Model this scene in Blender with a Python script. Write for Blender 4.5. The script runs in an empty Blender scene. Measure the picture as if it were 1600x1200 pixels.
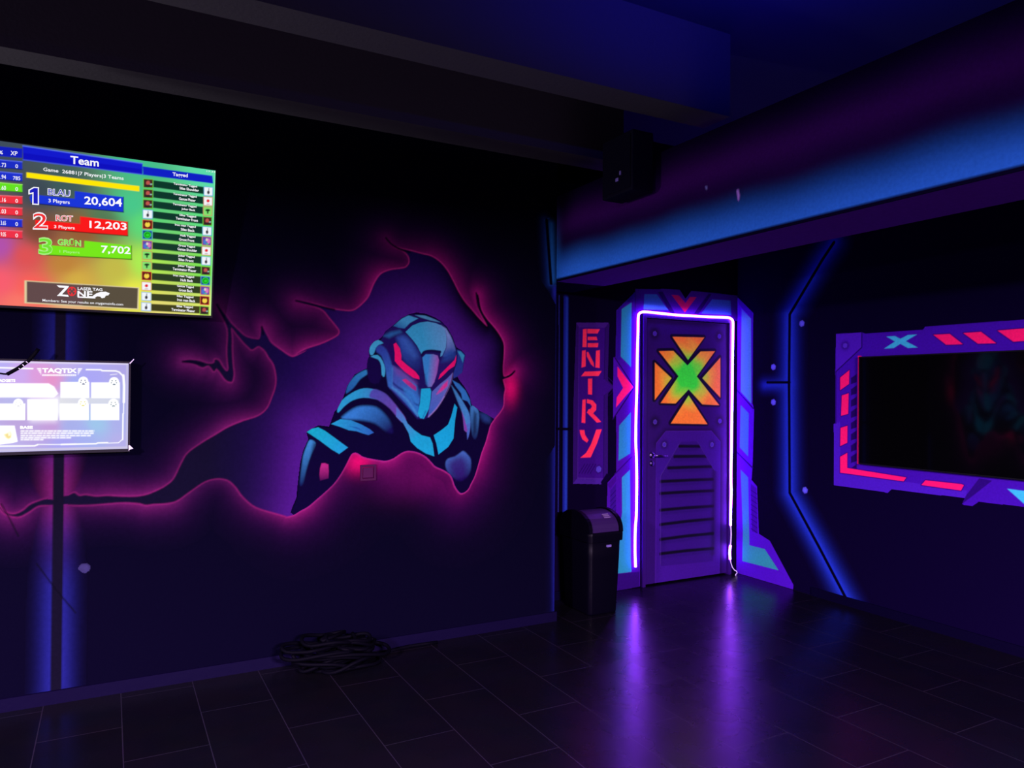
import bpy, bmesh, math, random
import numpy as np
from mathutils import Vector, Matrix

random.seed(7)
SC = bpy.context.scene
COL = SC.collection

# ------------------------------------------------------------------ camera
F_PX, YAW, PITCH, ROLL, CAM_H = 1161.45, math.radians(28.397), math.radians(0.540), math.radians(0.411), 1.5
_f0 = np.array([math.sin(YAW), math.cos(YAW), 0.0]); _r0 = np.array([math.cos(YAW), -math.sin(YAW), 0.0]); _u0 = np.array([0, 0, 1.0])
CF = _f0 * math.cos(PITCH) + _u0 * math.sin(PITCH)
_u1 = _u0 * math.cos(PITCH) - _f0 * math.sin(PITCH)
CR = _r0 * math.cos(ROLL) + _u1 * math.sin(ROLL)
CU = _u1 * math.cos(ROLL) - _r0 * math.sin(ROLL)
CC = np.array([0.0, 0.0, CAM_H])
cam_data = bpy.data.cameras.new('camera')
cam_data.sensor_width = 36.0
cam_data.lens = F_PX / 1600.0 * 36.0
cam_data.clip_start = 0.05
cam = bpy.data.objects.new('camera', cam_data)
COL.objects.link(cam)
M = Matrix(((CR[0], CU[0], -CF[0], CC[0]), (CR[1], CU[1], -CF[1], CC[1]), (CR[2], CU[2], -CF[2], CC[2]), (0, 0, 0, 1)))
cam.matrix_world = M
SC.camera = cam

# ------------------------------------------------------------------ world, lamps, exposure
world = bpy.data.worlds.new('world'); SC.world = world
world.use_nodes = True
world.node_tree.nodes['Background'].inputs[0].default_value = (0.004, 0.002, 0.02, 1)
world.node_tree.nodes['Background'].inputs[1].default_value = 0.1
SC.view_settings.view_transform = 'Standard'
SC.view_settings.look = 'None'
SC.view_settings.exposure = 0.0
SC.view_settings.gamma = 1.0
SC.view_settings.use_curve_mapping = False

def area_lamp(name, loc, aim, power, color, sx, sy, spread=180):
    l = bpy.data.lights.new(name, 'AREA'); l.shape = 'RECTANGLE'; l.size = sx; l.size_y = sy
    l.energy = power; l.color = color; l.spread = math.radians(spread)
    o = bpy.data.objects.new(name, l); COL.objects.link(o)
    o.location = loc
    o.rotation_euler = (Vector(aim) - Vector(loc)).to_track_quat('-Z', 'Y').to_euler()
    return o

UV = (0.88, 0.60, 1.0)
# black-light bars hanging in the room behind the camera, shining down and slightly forwards
area_lamp('blacklight_lamp', (-2.8, 0.5, 2.45), (-2.74, 0.55, 0.5), 1350, UV, 0.12, 1.2)
area_lamp('blacklight_lamp', (1.0, -2.4, 2.28), (1.04, -2.3, 0.3), 2900, UV, 1.2, 0.12)
# blue lamp washing the ceiling between the beams
area_lamp('blue_ceiling_lamp', (2.3, 1.75, 2.90), (2.3, 1.76, 4.0), 60.0, (0.008, 0.008, 1.0), 0.4, 0.2)
# neutral light added out of view at left, to light the beam undersides
area_lamp('added_neutral_lamp', (-2.6, 4.06, 1.7), (0.4, 3.5, 2.7), 62.0, (1.0, 0.95, 1.0), 0.4, 0.12)

# ------------------------------------------------------------------ dimensions of the place
YL, YD, XR, XS = 4.15, 4.56, 4.60, 2.57        # left wall, door wall, right wall, face of the dropped edge
ZS, XS2, ZB, ZC = 2.22, 2.955, 3.0, 3.45       # its underside and back, beam underside, ceiling

def pxray(x, y):
    return CR * ((x - 800) / F_PX) - CU * ((y - 600) / F_PX) + CF

class Plane:
    def __init__(s, O, a, b):
        s.O = np.array(O, float); s.a = np.array(a, float); s.b = np.array(b, float); s.n = np.cross(s.a, s.b)
    def uv(s, x, y):
        d = pxray(x, y); t = ((s.O - CC) @ s.n) / (d @ s.n); P = CC + d * t - s.O
        return (float(P @ s.a), float(P @ s.b))
    def uvs(s, pts): return [s.uv(*p) for p in pts]
    def pt(s, u, v, off=0.0): return s.O + s.a * u + s.b * v + s.n * off

LEFT = Plane((0, YL, 0), (1, 0, 0), (0, 0, 1))
DOOR = Plane((0, YD, 0), (1, 0, 0), (0, 0, 1))
RIGHT = Plane((XR, 0, 0), (0, -1, 0), (0, 0, 1))
SOFF = Plane((XS, 0, 0), (0, -1, 0), (0, 0, 1))
SOFFU = Plane((0, 0, ZS), (1, 0, 0), (0, -1, 0))

def crop(ox, oy, s):
    return lambda *p: [(ox + x / s, oy + y / s) for x, y in p]

# ------------------------------------------------------------------ colours and materials
def lin(c):
    c = np.array(c, float) / 255.0
    return np.where(c <= 0.04045, c / 12.92, ((c + 0.055) / 1.055) ** 2.4)

E_WALL = dict(left=np.array((1.60, 1.12, 2.05)), door=np.array((.95, .69, 1.35)), right=np.array((.92, .60, 1.02)), soff=np.array((.88, .60, 1.05)),
              sign=np.array((.62, .45, 1.3)), inlay=np.array((1.2, .84, 1.75)), wing=np.array((1.25, .78, 2.1)), under=np.array((.36, .24, .60)))   # light estimated per surface, divided out so weakly lit paint comes out brighter
def paint(c, where):
    return np.clip(lin(c) / E_WALL[where], 0.0, 0.93)

def new_mat(name):
    m = bpy.data.materials.new(name); m.use_nodes = True
    return m, m.node_tree, m.node_tree.nodes['Principled BSDF']

def mat(name, col, rough=0.6, spec=0.3, metal=0.0, emit=None, strength=0.0, bump=0.0, bscale=60.0):
    m, nt, b = new_mat(name)
    b.inputs['Base Color'].default_value = (*col, 1)
    b.inputs['Roughness'].default_value = rough
    b.inputs['Specular IOR Level'].default_value = spec
    b.inputs['Metallic'].default_value = metal
    if emit is not None:
        b.inputs['Emission Color'].default_value = (*emit, 1)
        b.inputs['Emission Strength'].default_value = strength
    if bump:
        tc = nt.nodes.new('ShaderNodeTexCoord'); n = nt.nodes.new('ShaderNodeTexNoise'); bp = nt.nodes.new('ShaderNodeBump')
        n.inputs['Scale'].default_value = bscale; n.inputs['Detail'].default_value = 4
        bp.inputs['Strength'].default_value = bump; bp.inputs['Distance'].default_value = 0.01
        nt.links.new(tc.outputs['Object'], n.inputs['Vector']); nt.links.new(n.outputs['Fac'], bp.inputs['Height'])
        nt.links.new(bp.outputs['Normal'], b.inputs['Normal'])
    return m

def paint_mat(name, rough=0.85, spec=0.010):
    m, nt, b = new_mat(name)
    a = nt.nodes.new('ShaderNodeAttribute'); a.attribute_name = 'Col'
    tc = nt.nodes.new('ShaderNodeTexCoord'); n = nt.nodes.new('ShaderNodeTexNoise')
    n.inputs['Scale'].default_value = 70; n.inputs['Detail'].default_value = 5
    mr = nt.nodes.new('ShaderNodeMapRange'); mr.inputs[1].default_value = 0.25; mr.inputs[2].default_value = 0.75
    mr.inputs[3].default_value = 0.88; mr.inputs[4].default_value = 1.08
    mx = nt.nodes.new('ShaderNodeMix'); mx.data_type = 'RGBA'; mx.blend_type = 'MULTIPLY'; mx.inputs[0].default_value = 1
    nt.links.new(tc.outputs['Object'], n.inputs['Vector']); nt.links.new(n.outputs['Fac'], mr.inputs[0])
    nt.links.new(a.outputs['Color'], mx.inputs[6]); nt.links.new(mr.outputs[0], mx.inputs[7])
    nt.links.new(mx.outputs[2], b.inputs['Base Color'])
    b.inputs['Roughness'].default_value = rough; b.inputs['Specular IOR Level'].default_value = spec
    return m

def screen_mat(name, strength):
    m, nt, b = new_mat(name)
    a = nt.nodes.new('ShaderNodeAttribute'); a.attribute_name = 'Col'
    b.inputs['Base Color'].default_value = (0.002, 0.002, 0.002, 1)
    b.inputs['Roughness'].default_value = 0.5; b.inputs['Specular IOR Level'].default_value = 0.02
    nt.links.new(a.outputs['Color'], b.inputs['Emission Color'])
    b.inputs['Emission Strength'].default_value = strength
    return m

def wall_mat(name, c, where):
    return mat(name, tuple(paint(c, where)), rough=0.85, spec=0.008, bump=0.15, bscale=90)

WALL_L, WALL_D, WALL_R, WALL_S = (6, 3, 27), (7, 1, 30), (6, 1, 28), (4, 1, 27)
M_wall_l = wall_mat('dark_wall_paint_left', WALL_L, 'left')
M_wall_d = wall_mat('dark_wall_paint_door', WALL_D, 'door')
M_wall_r = wall_mat('dark_wall_paint_right', WALL_R, 'right')
M_soffit = wall_mat('dark_soffit_paint', WALL_S, 'soff')
M_beam = mat('grey_beam_plaster', (0.055, 0.050, 0.060), 0.9, 0.02, bump=0.2, bscale=50)
M_ceil = mat('dark_ceiling_paint', (0.018, 0.018, 0.06), 0.9, 0.02)
M_uvpaint = paint_mat('airbrushed_wall_paint')
M_doorpaint = paint_mat('airbrushed_door_paint', 0.45, 0.25)
M_screen_a = screen_mat('scoreboard_screen', 1.0)
M_screen_b = screen_mat('poster_screen', 1.0)
M_black = mat('black_plastic', (0.002, 0.002, 0.003), 0.5, 0.12)
M_blackmat = mat('black_rubber', (0.0008, 0.0007, 0.002), 0.6, 0.02)
M_glassblack = mat('dark_screen_glass', (0.0008, 0.0008, 0.001), 0.06, 0.38)
M_bin = mat('dark_bin_plastic', (0.0007, 0.0004, 0.0025), 0.42, 0.05)
M_flap = mat('bin_flap_plastic', (0.016, 0.005, 0.04), 0.42, 0.2)  # LED's purple light on the flap put into its base colour
M_steel = mat('brushed_handle_steel', (0.35, 0.33, 0.38), 0.3, 0.5, metal=1.0)
M_jamb = mat('purple_steel_jamb', tuple(paint((38, 6, 96), 'door')), 0.3, 0.5)
M_led = mat('violet_neon_tube', (0.8, 0.8, 0.8), 0.4, 0.2, emit=(0.26, 0.032, 1.0), strength=46.0)
M_leddim = mat('unlit_neon_tube', (0.55, 0.45, 0.65), 0.4, 0.3)
M_plug = mat('pale_wire_end', (0.5, 0.45, 0.6), 0.5, 0.3)
M_clip = mat('pale_corner_film', (0.5, 0.5, 0.55), 0.4, 0.4)
M_skirt = mat('purple_skirting_tile', (0.0020, 0.0010, 0.0105), 0.5, 0.03, bump=0.1, bscale=40)
M_skirt_r = mat('dark_skirting_tile', (0.0012, 0.0004, 0.008), 0.5, 0.03, bump=0.1, bscale=40)

def floor_material():
    m, nt, b = new_mat('dark_plank_floor_tiles')
    tc = nt.nodes.new('ShaderNodeTexCoord'); sp = nt.nodes.new('ShaderNodeSeparateXYZ'); cb = nt.nodes.new('ShaderNodeCombineXYZ')
    a1 = nt.nodes.new('ShaderNodeMath'); a1.operation = 'ADD'; a1.inputs[1].default_value = 10 * 0.702 - 3.02
    a2 = nt.nodes.new('ShaderNodeMath'); a2.operation = 'ADD'; a2.inputs[1].default_value = 20 * 0.3235 - 0.710
    br = nt.nodes.new('ShaderNodeTexBrick')
    br.offset = 0.5; br.offset_frequency = 2; br.squash = 1.0
    br.inputs['Scale'].default_value = 1.0; br.inputs['Brick Width'].default_value = 0.702; br.inputs['Row Height'].default_value = 0.3235
    br.inputs['Mortar Size'].default_value = 0.0022; br.inputs['Mortar Smooth'].default_value = 0.1; br.inputs['Bias'].default_value = 0
    br.inputs['Color1'].default_value = (0.0022, 0.0018, 0.0036, 1); br.inputs['Color2'].default_value = (0.0030, 0.0024, 0.0048, 1)
    br.inputs['Mortar'].default_value = (0.014, 0.011, 0.021, 1)
    n = nt.nodes.new('ShaderNodeTexNoise'); n.inputs['Scale'].default_value = 5; n.inputs['Detail'].default_value = 8
    mr = nt.nodes.new('ShaderNodeMapRange'); mr.inputs[1].default_value = .3; mr.inputs[2].default_value = .7; mr.inputs[3].default_value = .255; mr.inputs[4].default_value = .295
    mx = nt.nodes.new('ShaderNodeMix'); mx.data_type = 'RGBA'; mx.blend_type = 'MULTIPLY'; mx.inputs[0].default_value = 0.5
    bp = nt.nodes.new('ShaderNodeBump'); bp.inputs['Strength'].default_value = .25; bp.inputs['Distance'].default_value = .002; bp.invert = True
    L = nt.links.new
    L(tc.outputs['Object'], sp.inputs[0]); L(sp.outputs['Y'], a1.inputs[0]); L(sp.outputs['X'], a2.inputs[0])
    L(a1.outputs[0], cb.inputs['X']); L(a2.outputs[0], cb.inputs['Y']); L(cb.outputs[0], br.inputs['Vector'])
    L(tc.outputs['Object'], n.inputs['Vector']); L(n.outputs['Fac'], mr.inputs[0]); L(mr.outputs[0], b.inputs['Roughness'])
    L(br.outputs['Color'], mx.inputs[6]); L(n.outputs['Color'], mx.inputs[7]); L(mx.outputs[2], b.inputs['Base Color'])
    L(br.outputs['Fac'], bp.inputs['Height']); L(bp.outputs[0], b.inputs['Normal'])
    b.inputs['Specular IOR Level'].default_value = 0.30
    return m
M_floor = floor_material()

# ------------------------------------------------------------------ object helpers
def tag(o, label=None, cat=None, group=None, kind=None):
    if label: o['label'] = label
    if cat: o['category'] = cat
    if group: o['group'] = group
    if kind: o['kind'] = kind
    return o
def empty(name, loc, label, cat, group=None):
    o = bpy.data.objects.new(name, None); COL.objects.link(o); o.location = loc; o.empty_display_size = 0.1
    return tag(o, label, cat, group)
def link(name, me, parent=None, m=None, smooth=False):
    o = bpy.data.objects.new(name, me); COL.objects.link(o)
    if m is not None: me.materials.append(m)
    if smooth:
        for p in me.polygons: p.use_smooth = True
    if parent is not None:
        o.parent = parent
        bpy.context.view_layer.update()
        o.matrix_parent_inverse = parent.matrix_world.inverted()
    return o
def bm_obj(name, bm, m, parent=None, smooth=False):
    bmesh.ops.recalc_face_normals(bm, faces=bm.faces)
    me = bpy.data.meshes.new(name); bm.to_mesh(me); bm.free()
    return link(name, me, parent, m, smooth)
def add_box(bm, x0, x1, y0, y1, z0, z1, mtx=None):
    vs = [bm.verts.new((x, y, z)) for x in (x0, x1) for y in (y0, y1) for z in (z0, z1)]
    for f in ((0, 1, 3, 2), (4, 6, 7, 5), (0, 4, 5, 1), (2, 3, 7, 6), (0, 2, 6, 4), (1, 5, 7, 3)):
        bm.faces.new([vs[i] for i in f])
    if mtx is not None: bmesh.ops.transform(bm, matrix=mtx, verts=vs)
    return vs
def box_obj(name, b, m, parent=None, bevel=0.0, mtx=None):
    bm = bmesh.new(); add_box(bm, *b, mtx=mtx)
    if bevel: bmesh.ops.bevel(bm, geom=list(bm.edges), offset=bevel, segments=2, affect='EDGES', profile=0.5)
    return bm_obj(name, bm, m, parent)
def tube_bm(bm, pts, r, seg=10, cap=True):
    pts = [Vector(p) for p in pts]; n = len(pts); rings = []
    ref = Vector((0, 0, 1))
    for i, p in enumerate(pts):
        t = (pts[min(i + 1, n - 1)] - pts[max(i - 1, 0)]).normalized()
        if abs(t.dot(ref)) > 0.95: ref = Vector((1, 0, 0)) if abs(t.x) < .9 else Vector((0, 1, 0))
        a = (ref - t * ref.dot(t)).normalized(); b = t.cross(a); ref = a
        rr = r[i] if hasattr(r, '__len__') else r
        rings.append([bm.verts.new(p + (a * math.cos(k * 2 * math.pi / seg) + b * math.sin(k * 2 * math.pi / seg)) * rr) for k in range(seg)])
    for i in range(n - 1):
        for k in range(seg):
            bm.faces.new((rings[i][k], rings[i][(k + 1) % seg], rings[i + 1][(k + 1) % seg], rings[i + 1][k]))
    if cap:
        bm.faces.new(rings[0][::-1]); bm.faces.new(rings[-1])
def tube_obj(name, pts, r, m, parent=None, seg=10):
    bm = bmesh.new(); tube_bm(bm, pts, r, seg); return bm_obj(name, bm, m, parent, True)
def smooth(pts, closed=True, n=5):
    P = np.array(pts, float); N = len(P); out = []
    rng = N if closed else N - 1
    for i in range(rng):
        if closed: p0, p1, p2, p3 = P[i - 1], P[i], P[(i + 1) % N], P[(i + 2) % N]
        else: p0, p1, p2, p3 = P[max(i - 1, 0)], P[i], P[i + 1], P[min(i + 2, N - 1)]
        for k in range(n):
            t = k / n
            out.append(0.5 * ((2 * p1) + (p2 - p0) * t + (2 * p0 - 5 * p1 + 4 * p2 - p3) * t * t + (3 * p1 - p0 - 3 * p2 + p3) * t ** 3))
    if not closed: out.append(P[-1])
    return [tuple(q) for q in out]

# ------------------------------------------------------------------ a wall painter: a fine grid of real paint colours on a plane
class Canvas:
    def __init__(s, plane, u0, u1, v0, v1, pitch, base):
        s.p = plane; s.pitch = pitch
        nu = int(round((u1 - u0) / pitch)) + 1; nv = int(round((v1 - v0) / pitch)) + 1
        s.us = np.linspace(u0, u1, nu); s.vs = np.linspace(v0, v1, nv)
        s.U, s.V = np.meshgrid(s.us, s.vs)
        s.C = np.tile(np.array(base, float), (nv, nu, 1)); s.base = np.array(base, float)
        s.O = np.full((nv, nu), -1, int); s.names = []
    def own(s, name):
        s.names.append(name); return len(s.names) - 1
    def win(s, P, pad):
        a0, a1 = np.searchsorted(s.us, [P[:, 0].min() - pad, P[:, 0].max() + pad])
        b0, b1 = np.searchsorted(s.vs, [P[:, 1].min() - pad, P[:, 1].max() + pad])
        return slice(b0, b1), slice(a0, a1)
    @staticmethod
    def dist(P, U, V, closed=True):
        d = np.full(U.shape, 1e9); ins = np.zeros(U.shape, bool); N = len(P)
        for i in range(N if closed else N - 1):
            ax, ay = P[i]; bx, by = P[(i + 1) % N]; ex, ey = bx - ax, by - ay
            l2 = ex * ex + ey * ey
            if l2 < 1e-14: continue
            t = np.clip(((U - ax) * ex + (V - ay) * ey) / l2, 0, 1)
            d = np.minimum(d, (U - ax - t * ex) ** 2 + (V - ay - t * ey) ** 2)
            if closed and ey != 0:
                c = ((ay <= V) != (by <= V))
                ins ^= c & (U < ax + (V - ay) / ey * ex)
        d = np.sqrt(d)
        return np.where(ins, -d, d) if closed else d
    def blend(s, w, A, col, owner=None, th=0.5):
        sub = s.C[w]
        c = col if isinstance(col, np.ndarray) and col.ndim == 3 else np.array(col, float)
        s.C[w] = sub * (1 - A[..., None]) + c * A[..., None]
        if owner is not None: s.O[w] = np.where(A > th, owner, s.O[w])
    def shade(s, w, col, grad):
        # grad = (point A, point B, colour at B): airbrushed fade from col at A to the colour at B
        (ax, ay), (bx, by), c2 = grad
        ex, ey = bx - ax, by - ay
        t = np.clip(((s.U[w] - ax) * ex + (s.V[w] - ay) * ey) / (ex * ex + ey * ey), 0, 1)[..., None]
        return np.array(col) * (1 - t) + np.array(c2) * t
    def fill(s, pts, col, soft=None, owner=None, grad=None, clip=None, alpha=1.0, uv=False):
        P = np.array(pts if uv else s.p.uvs(pts)); soft = soft or s.pitch * 0.7
        w = s.win(P, soft * 2)
        d = s.dist(P, s.U[w], s.V[w])
        A = np.clip(0.5 - d / (2 * soft), 0, 1); A = A * A * (3 - 2 * A) * alpha
        if clip is not None: A = A * clip[w]
        c = s.shade(w, col, (s.p.uv(*grad[0]), s.p.uv(*grad[1]), grad[2])) if grad is not None else col
        s.blend(w, A, c, owner)
    def stroke(s, pts, col, width, soft=None, owner=None, closed=False, clip=None, alpha=1.0, uv=False):
        P = np.array(pts if uv else s.p.uvs(pts)); soft = soft or s.pitch * 0.7
        w = s.win(P, width + soft * 2)
        d = np.abs(s.dist(P, s.U[w], s.V[w], closed)) - width / 2
        A = np.clip(0.5 - d / (2 * soft), 0, 1); A = A * A * (3 - 2 * A) * alpha
        if clip is not None: A = A * clip[w]
        s.blend(w, A, col, owner)
    def spray(s, pts, col, sigma, owner=None, closed=False, clip=None, alpha=1.0, uv=False, power=1.5):
        # airbrush spray that thins out with distance from the line
        P = np.array(pts if uv else s.p.uvs(pts))
        w = s.win(P, sigma * 3.2)
        d = np.maximum(s.dist(P, s.U[w], s.V[w], closed), 0)
        A = np.exp(-(d / sigma) ** power) * alpha
        A = np.clip((A - 0.012) / 0.988, 0, 1)
        if clip is not None: A = A * clip[w]
        s.blend(w, A, col, owner, 0.0)
    def dot(s, px, py, r, col, owner=None, soft=None, n=6, rot=0.3):
        u, v = s.p.uv(px, py)
        s.fill([(u + r * math.cos(rot + k * 2 * math.pi / n), v + r * math.sin(rot + k * 2 * math.pi / n)) for k in range(n)], col, owner=owner, soft=soft, uv=True)
    def mesh(s, name, ids, off):
        nv, nu = s.O.shape
        q = np.isin(s.O[:-1, :-1], ids)
        jj, ii = np.nonzero(q)
        if len(jj) == 0: return None
        a = jj * nu + ii
        quads = np.stack([a, a + 1, a + nu + 1, a + nu], 1)
        used, inv = np.unique(quads, return_inverse=True); inv = inv.reshape(quads.shape)
        X = s.p.O + s.U.ravel()[used][:, None] * s.p.a + s.V.ravel()[used][:, None] * s.p.b + s.p.n * off
        me = bpy.data.meshes.new(name)
        me.vertices.add(len(used)); me.vertices.foreach_set('co', X.astype(np.float32).ravel())
        nf = len(quads)
        me.loops.add(nf * 4); me.loops.foreach_set('vertex_index', inv.astype(np.int32).ravel())
        me.polygons.add(nf); me.polygons.foreach_set('loop_start', np.arange(0, nf * 4, 4, dtype=np.int32))
        me.update(calc_edges=True)
        at = me.color_attributes.new('Col', 'FLOAT_COLOR', 'POINT')
        rgba = np.ones((len(used), 4), np.float32); rgba[:, :3] = s.C.reshape(-1, 3)[used]
        at.data.foreach_set('color', rgba.ravel())
        return me
    def obj(s, name, ids, m, parent=None, off=0.001):
        me = s.mesh(name, [ids] if isinstance(ids, int) else ids, off)
        return link(name, me, parent, m) if me is not None else None

def flat_poly(plane, pts, off, col, store):
    store.append(([plane.pt(*plane.uv(*p), off) for p in pts], col))
def text_bm(bm, body, plane, quad, off, bold=0.0, space=1.0):
    """lettering laid on a plane; quad = photo points of its top-left, top-right, bottom-right, bottom-left"""
    cu = bpy.data.curves.new('lettering', 'FONT'); cu.body = body; cu.size = 1.0; cu.offset = bold; cu.space_character = space; cu.resolution_u = 3
    o = bpy.data.objects.new('lettering', cu); COL.objects.link(o)
    bpy.context.view_layer.update()
    me = bpy.data.meshes.new_from_object(o.evaluated_get(bpy.context.evaluated_depsgraph_get()))
    bpy.data.objects.remove(o); bpy.data.curves.remove(cu)
    co = np.array([v.co[:] for v in me.vertices])
    mn, mx = co[:, :2].min(0), co[:, :2].max(0)
    t = (co[:, :2] - mn) / np.maximum(mx - mn, 1e-6)
    tl, tr, br, bl = [np.array(plane.uv(*p)) for p in quad]
    uv = (bl[None] * (1 - t[:, :1]) + br[None] * t[:, :1]) * (1 - t[:, 1:]) + (tl[None] * (1 - t[:, :1]) + tr[None] * t[:, :1]) * t[:, 1:]
    vs = [bm.verts.new(plane.pt(u, v, off)) for u, v in uv]
    for p in me.polygons:
        try: bm.faces.new([vs[i] for i in p.vertices])
        except ValueError: pass
    bpy.data.meshes.remove(me)
def glow_mat(name, c, k=1.0):
    return mat(name, (0.002, 0.002, 0.002), 0.4, 0.1, emit=tuple(lin(c)), strength=k)

# ------------------------------------------------------------------ setting
def struct(name, b, m, label=None):
    o = box_obj(name, b, m); o['kind'] = 'structure'
    return o
fl = struct('floor', (-3.2, XR + .2, -3.2, YD + .2, -0.1, 0), M_floor)
wl = struct('wall_left', (-3.2, XS, YL, YD + .2, 0, ZC), M_wall_l)
dX0, dX1, dZ = DOOR.uv(1003.5, 700)[0], DOOR.uv(1142, 700)[0], DOOR.uv(1060, 494)[1]
bm = bmesh.new()
add_box(bm, XS, dX0, YD, YD + .2, 0, ZC); add_box(bm, dX1, XR, YD, YD + .2, 0, ZC); add_box(bm, dX0, dX1, YD, YD + .2, dZ, ZC)
wd = bm_obj('wall_back', bm, M_wall_d); wd['kind'] = 'structure'
wr = struct('wall_right', (XR, XR + .2, -3.2, YD + .2, 0, ZC), M_wall_r)
ce = struct('ceiling', (-3.2, XR + .2, -3.2, YD + .2, ZC, ZC + .1), M_ceil)
sf = struct('trim_1', (XS, XS2, -3.2, YD, ZS, ZS + .56), M_soffit)
b1 = struct('trim_2', (-3.2, 2.95, 3.94, YL - .001, ZB, ZC), M_beam)
b2 = struct('trim_3', (-3.2, 2.95, 2.985, 3.19, ZB, ZC), M_beam)
sk = struct('baseboard_left', (-3.2, XS + .012, YL - .012, YL, 0, .062), M_skirt)
sk2 = struct('baseboard_right', (XR - .012, XR, -3.2, 3.80, 0, .062), M_skirt_r)
sk3 = struct('baseboard_back', (XS, 3.35, YD - .012, YD, 0, .062), M_skirt_r)
# ------------------------------------------------------------------ the mural on the left wall
K = crop(250, 350, 2.608)      # photo enlargements the outlines were read from
K1 = crop(0, 340, 2.5)
KL = crop(0, 680, 2.792)
KB = crop(440, 460, 3.428)
KH = crop(560, 480, 6.667)
KA = crop(440, 640, 6.667)
KC = crop(620, 620, 6.0)
lc = lambda r, g, b: paint((r, g, b), 'left')

hole_px = (K((925, 62), (950, 90), (985, 102), (1020, 110), (1065, 122), (1105, 132), (1140, 155), (1170, 190), (1195, 235), (1215, 275),
             (1240, 315), (1270, 350), (1300, 385), (1333, 417), (1318, 385), (1300, 345), (1290, 292), (1298, 292), (1308, 345), (1330, 385), (1360, 420),
             (1385, 455), (1400, 490), (1400, 540), (1397, 580), (1400, 620), (1420, 617), (1445, 600), (1432, 618), (1400, 632), (1398, 640), (1405, 670), (1400, 700), (1398, 740),
             (1385, 765), (1365, 790), (1345, 820), (1335, 855), (1325, 890), (1310, 930), (1300, 965), (1290, 1000), (1280, 1030), (1265, 1060),
             (1255, 1080), (1240, 1093), (1225, 1097), (1212, 1085), (1200, 1065), (1192, 1040), (1180, 1020), (1155, 1003), (1130, 992),
             (1118, 985), (1105, 970), (1085, 950), (1060, 935), (1035, 927), (1005, 925), (980, 935), (950, 955), (920, 965), (890, 962),
             (850, 955), (825, 948), (810, 938), (795, 932), (780, 938), (770, 955), (755, 985), (735, 1020), (710, 1055), (680, 1085),
             (640, 1120), (605, 1150), (570, 1170), (545, 1185), (515, 1192))
           + [(446, 806)] + K1((1080, 1155), (1000, 1130), (950, 1090), (920, 1050), (890, 1025), (850, 1018), (800, 1030), (740, 1070), (690, 1105),
                (650, 1115), (600, 1118), (570, 1122), (540, 1115), (480, 1112), (430, 1115), (370, 1120), (310, 1122), (245, 1120), (200, 1122), (150, 1125),
                (110, 1150), (70, 1168), (20, 1155))
           + KL((-12, 300), (20, 335), (60, 345), (100, 330), (130, 305), (165, 290), (205, 278), (240, 282), (270, 268), (300, 262), (325, 252), (345, 265),
                (375, 262), (420, 268), (470, 265), (530, 268), (590, 268), (640, 260), (690, 240), (726, 220))
           + K1((680, 1020), (710, 960), (735, 920), (790, 880), (840, 850), (890, 820), (950, 795), (1010, 775), (1045, 745), (1065, 700), (1078, 660),
                (1080, 620), (1070, 575), (1050, 545), (1035, 520), (1010, 502), (985, 515), (970, 505), (950, 485), (925, 455), (903, 430),
                (905, 470), (905, 520), (908, 570), (912, 610), (908, 635), (900, 642), (880, 632), (860, 605), (845, 590), (835, 600), (815, 578), (790, 585),
                (760, 572), (720, 562), (740, 555), (780, 560), (810, 570), (835, 568), (840, 555), (855, 560), (870, 585), (885, 600), (893, 590),
                (890, 560), (888, 520), (890, 480), (890, 440), (880, 410), (865, 380), (848, 345), (880, 380), (900, 410), (930, 440), (960, 465),
                (1000, 475), (1015, 470), (1024, 430), (1045, 465), (1060, 490), (1100, 520), (1130, 540), (1150, 543), (1195, 520))
           + K((560, 530), (600, 508), (650, 492), (690, 475), (725, 455), (732, 435), (715, 410), (690, 380), (670, 355), (645, 340), (610, 330),
               (580, 322), (563, 316), (590, 318), (640, 330), (690, 345), (730, 352), (780, 355), (810, 340), (845, 305), (860, 275), (875, 240),
               (900, 205), (940, 188), (985, 182), (1005, 175), (1017, 155), (1012, 130), (990, 108), (960, 95), (940, 78)))
hole = smooth(LEFT.uvs(hole_px), True, 4)
HP = np.array(hole)

fig_px = (KA((90, 1075), (100, 1040), (150, 920), (165, 760), (190, 560), (220, 430), (275, 310), (255, 235), (330, 190), (380, 165), (490, 180), (510, 130), (550, 20))
          + KB((300, 610), (330, 550), (350, 490), (390, 430), (440, 403), (463, 395), (470, 340), (465, 305), (480, 275), (510, 250), (540, 225),
               (560, 200), (600, 165), (640, 130), (680, 108), (720, 98), (770, 105), (820, 125), (860, 150), (890, 190), (915, 240), (935, 285),
               (960, 300), (983, 325), (975, 360), (965, 405), (935, 430), (950, 460), (980, 500), (1005, 545), (1015, 590), (1060, 625), (1100, 645),
               (1140, 670), (1160, 700), (1110, 1000), (1000, 1150), (400, 1150), (150, 1250)))
figo = LEFT.uvs(fig_px); FP = np.array(figo)

mural = empty('wall_mural', (1.4, YL, 0.6), 'airbrushed mural of a helmeted armoured figure inside a pink-edged crack on the left wall', 'mural')

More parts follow.
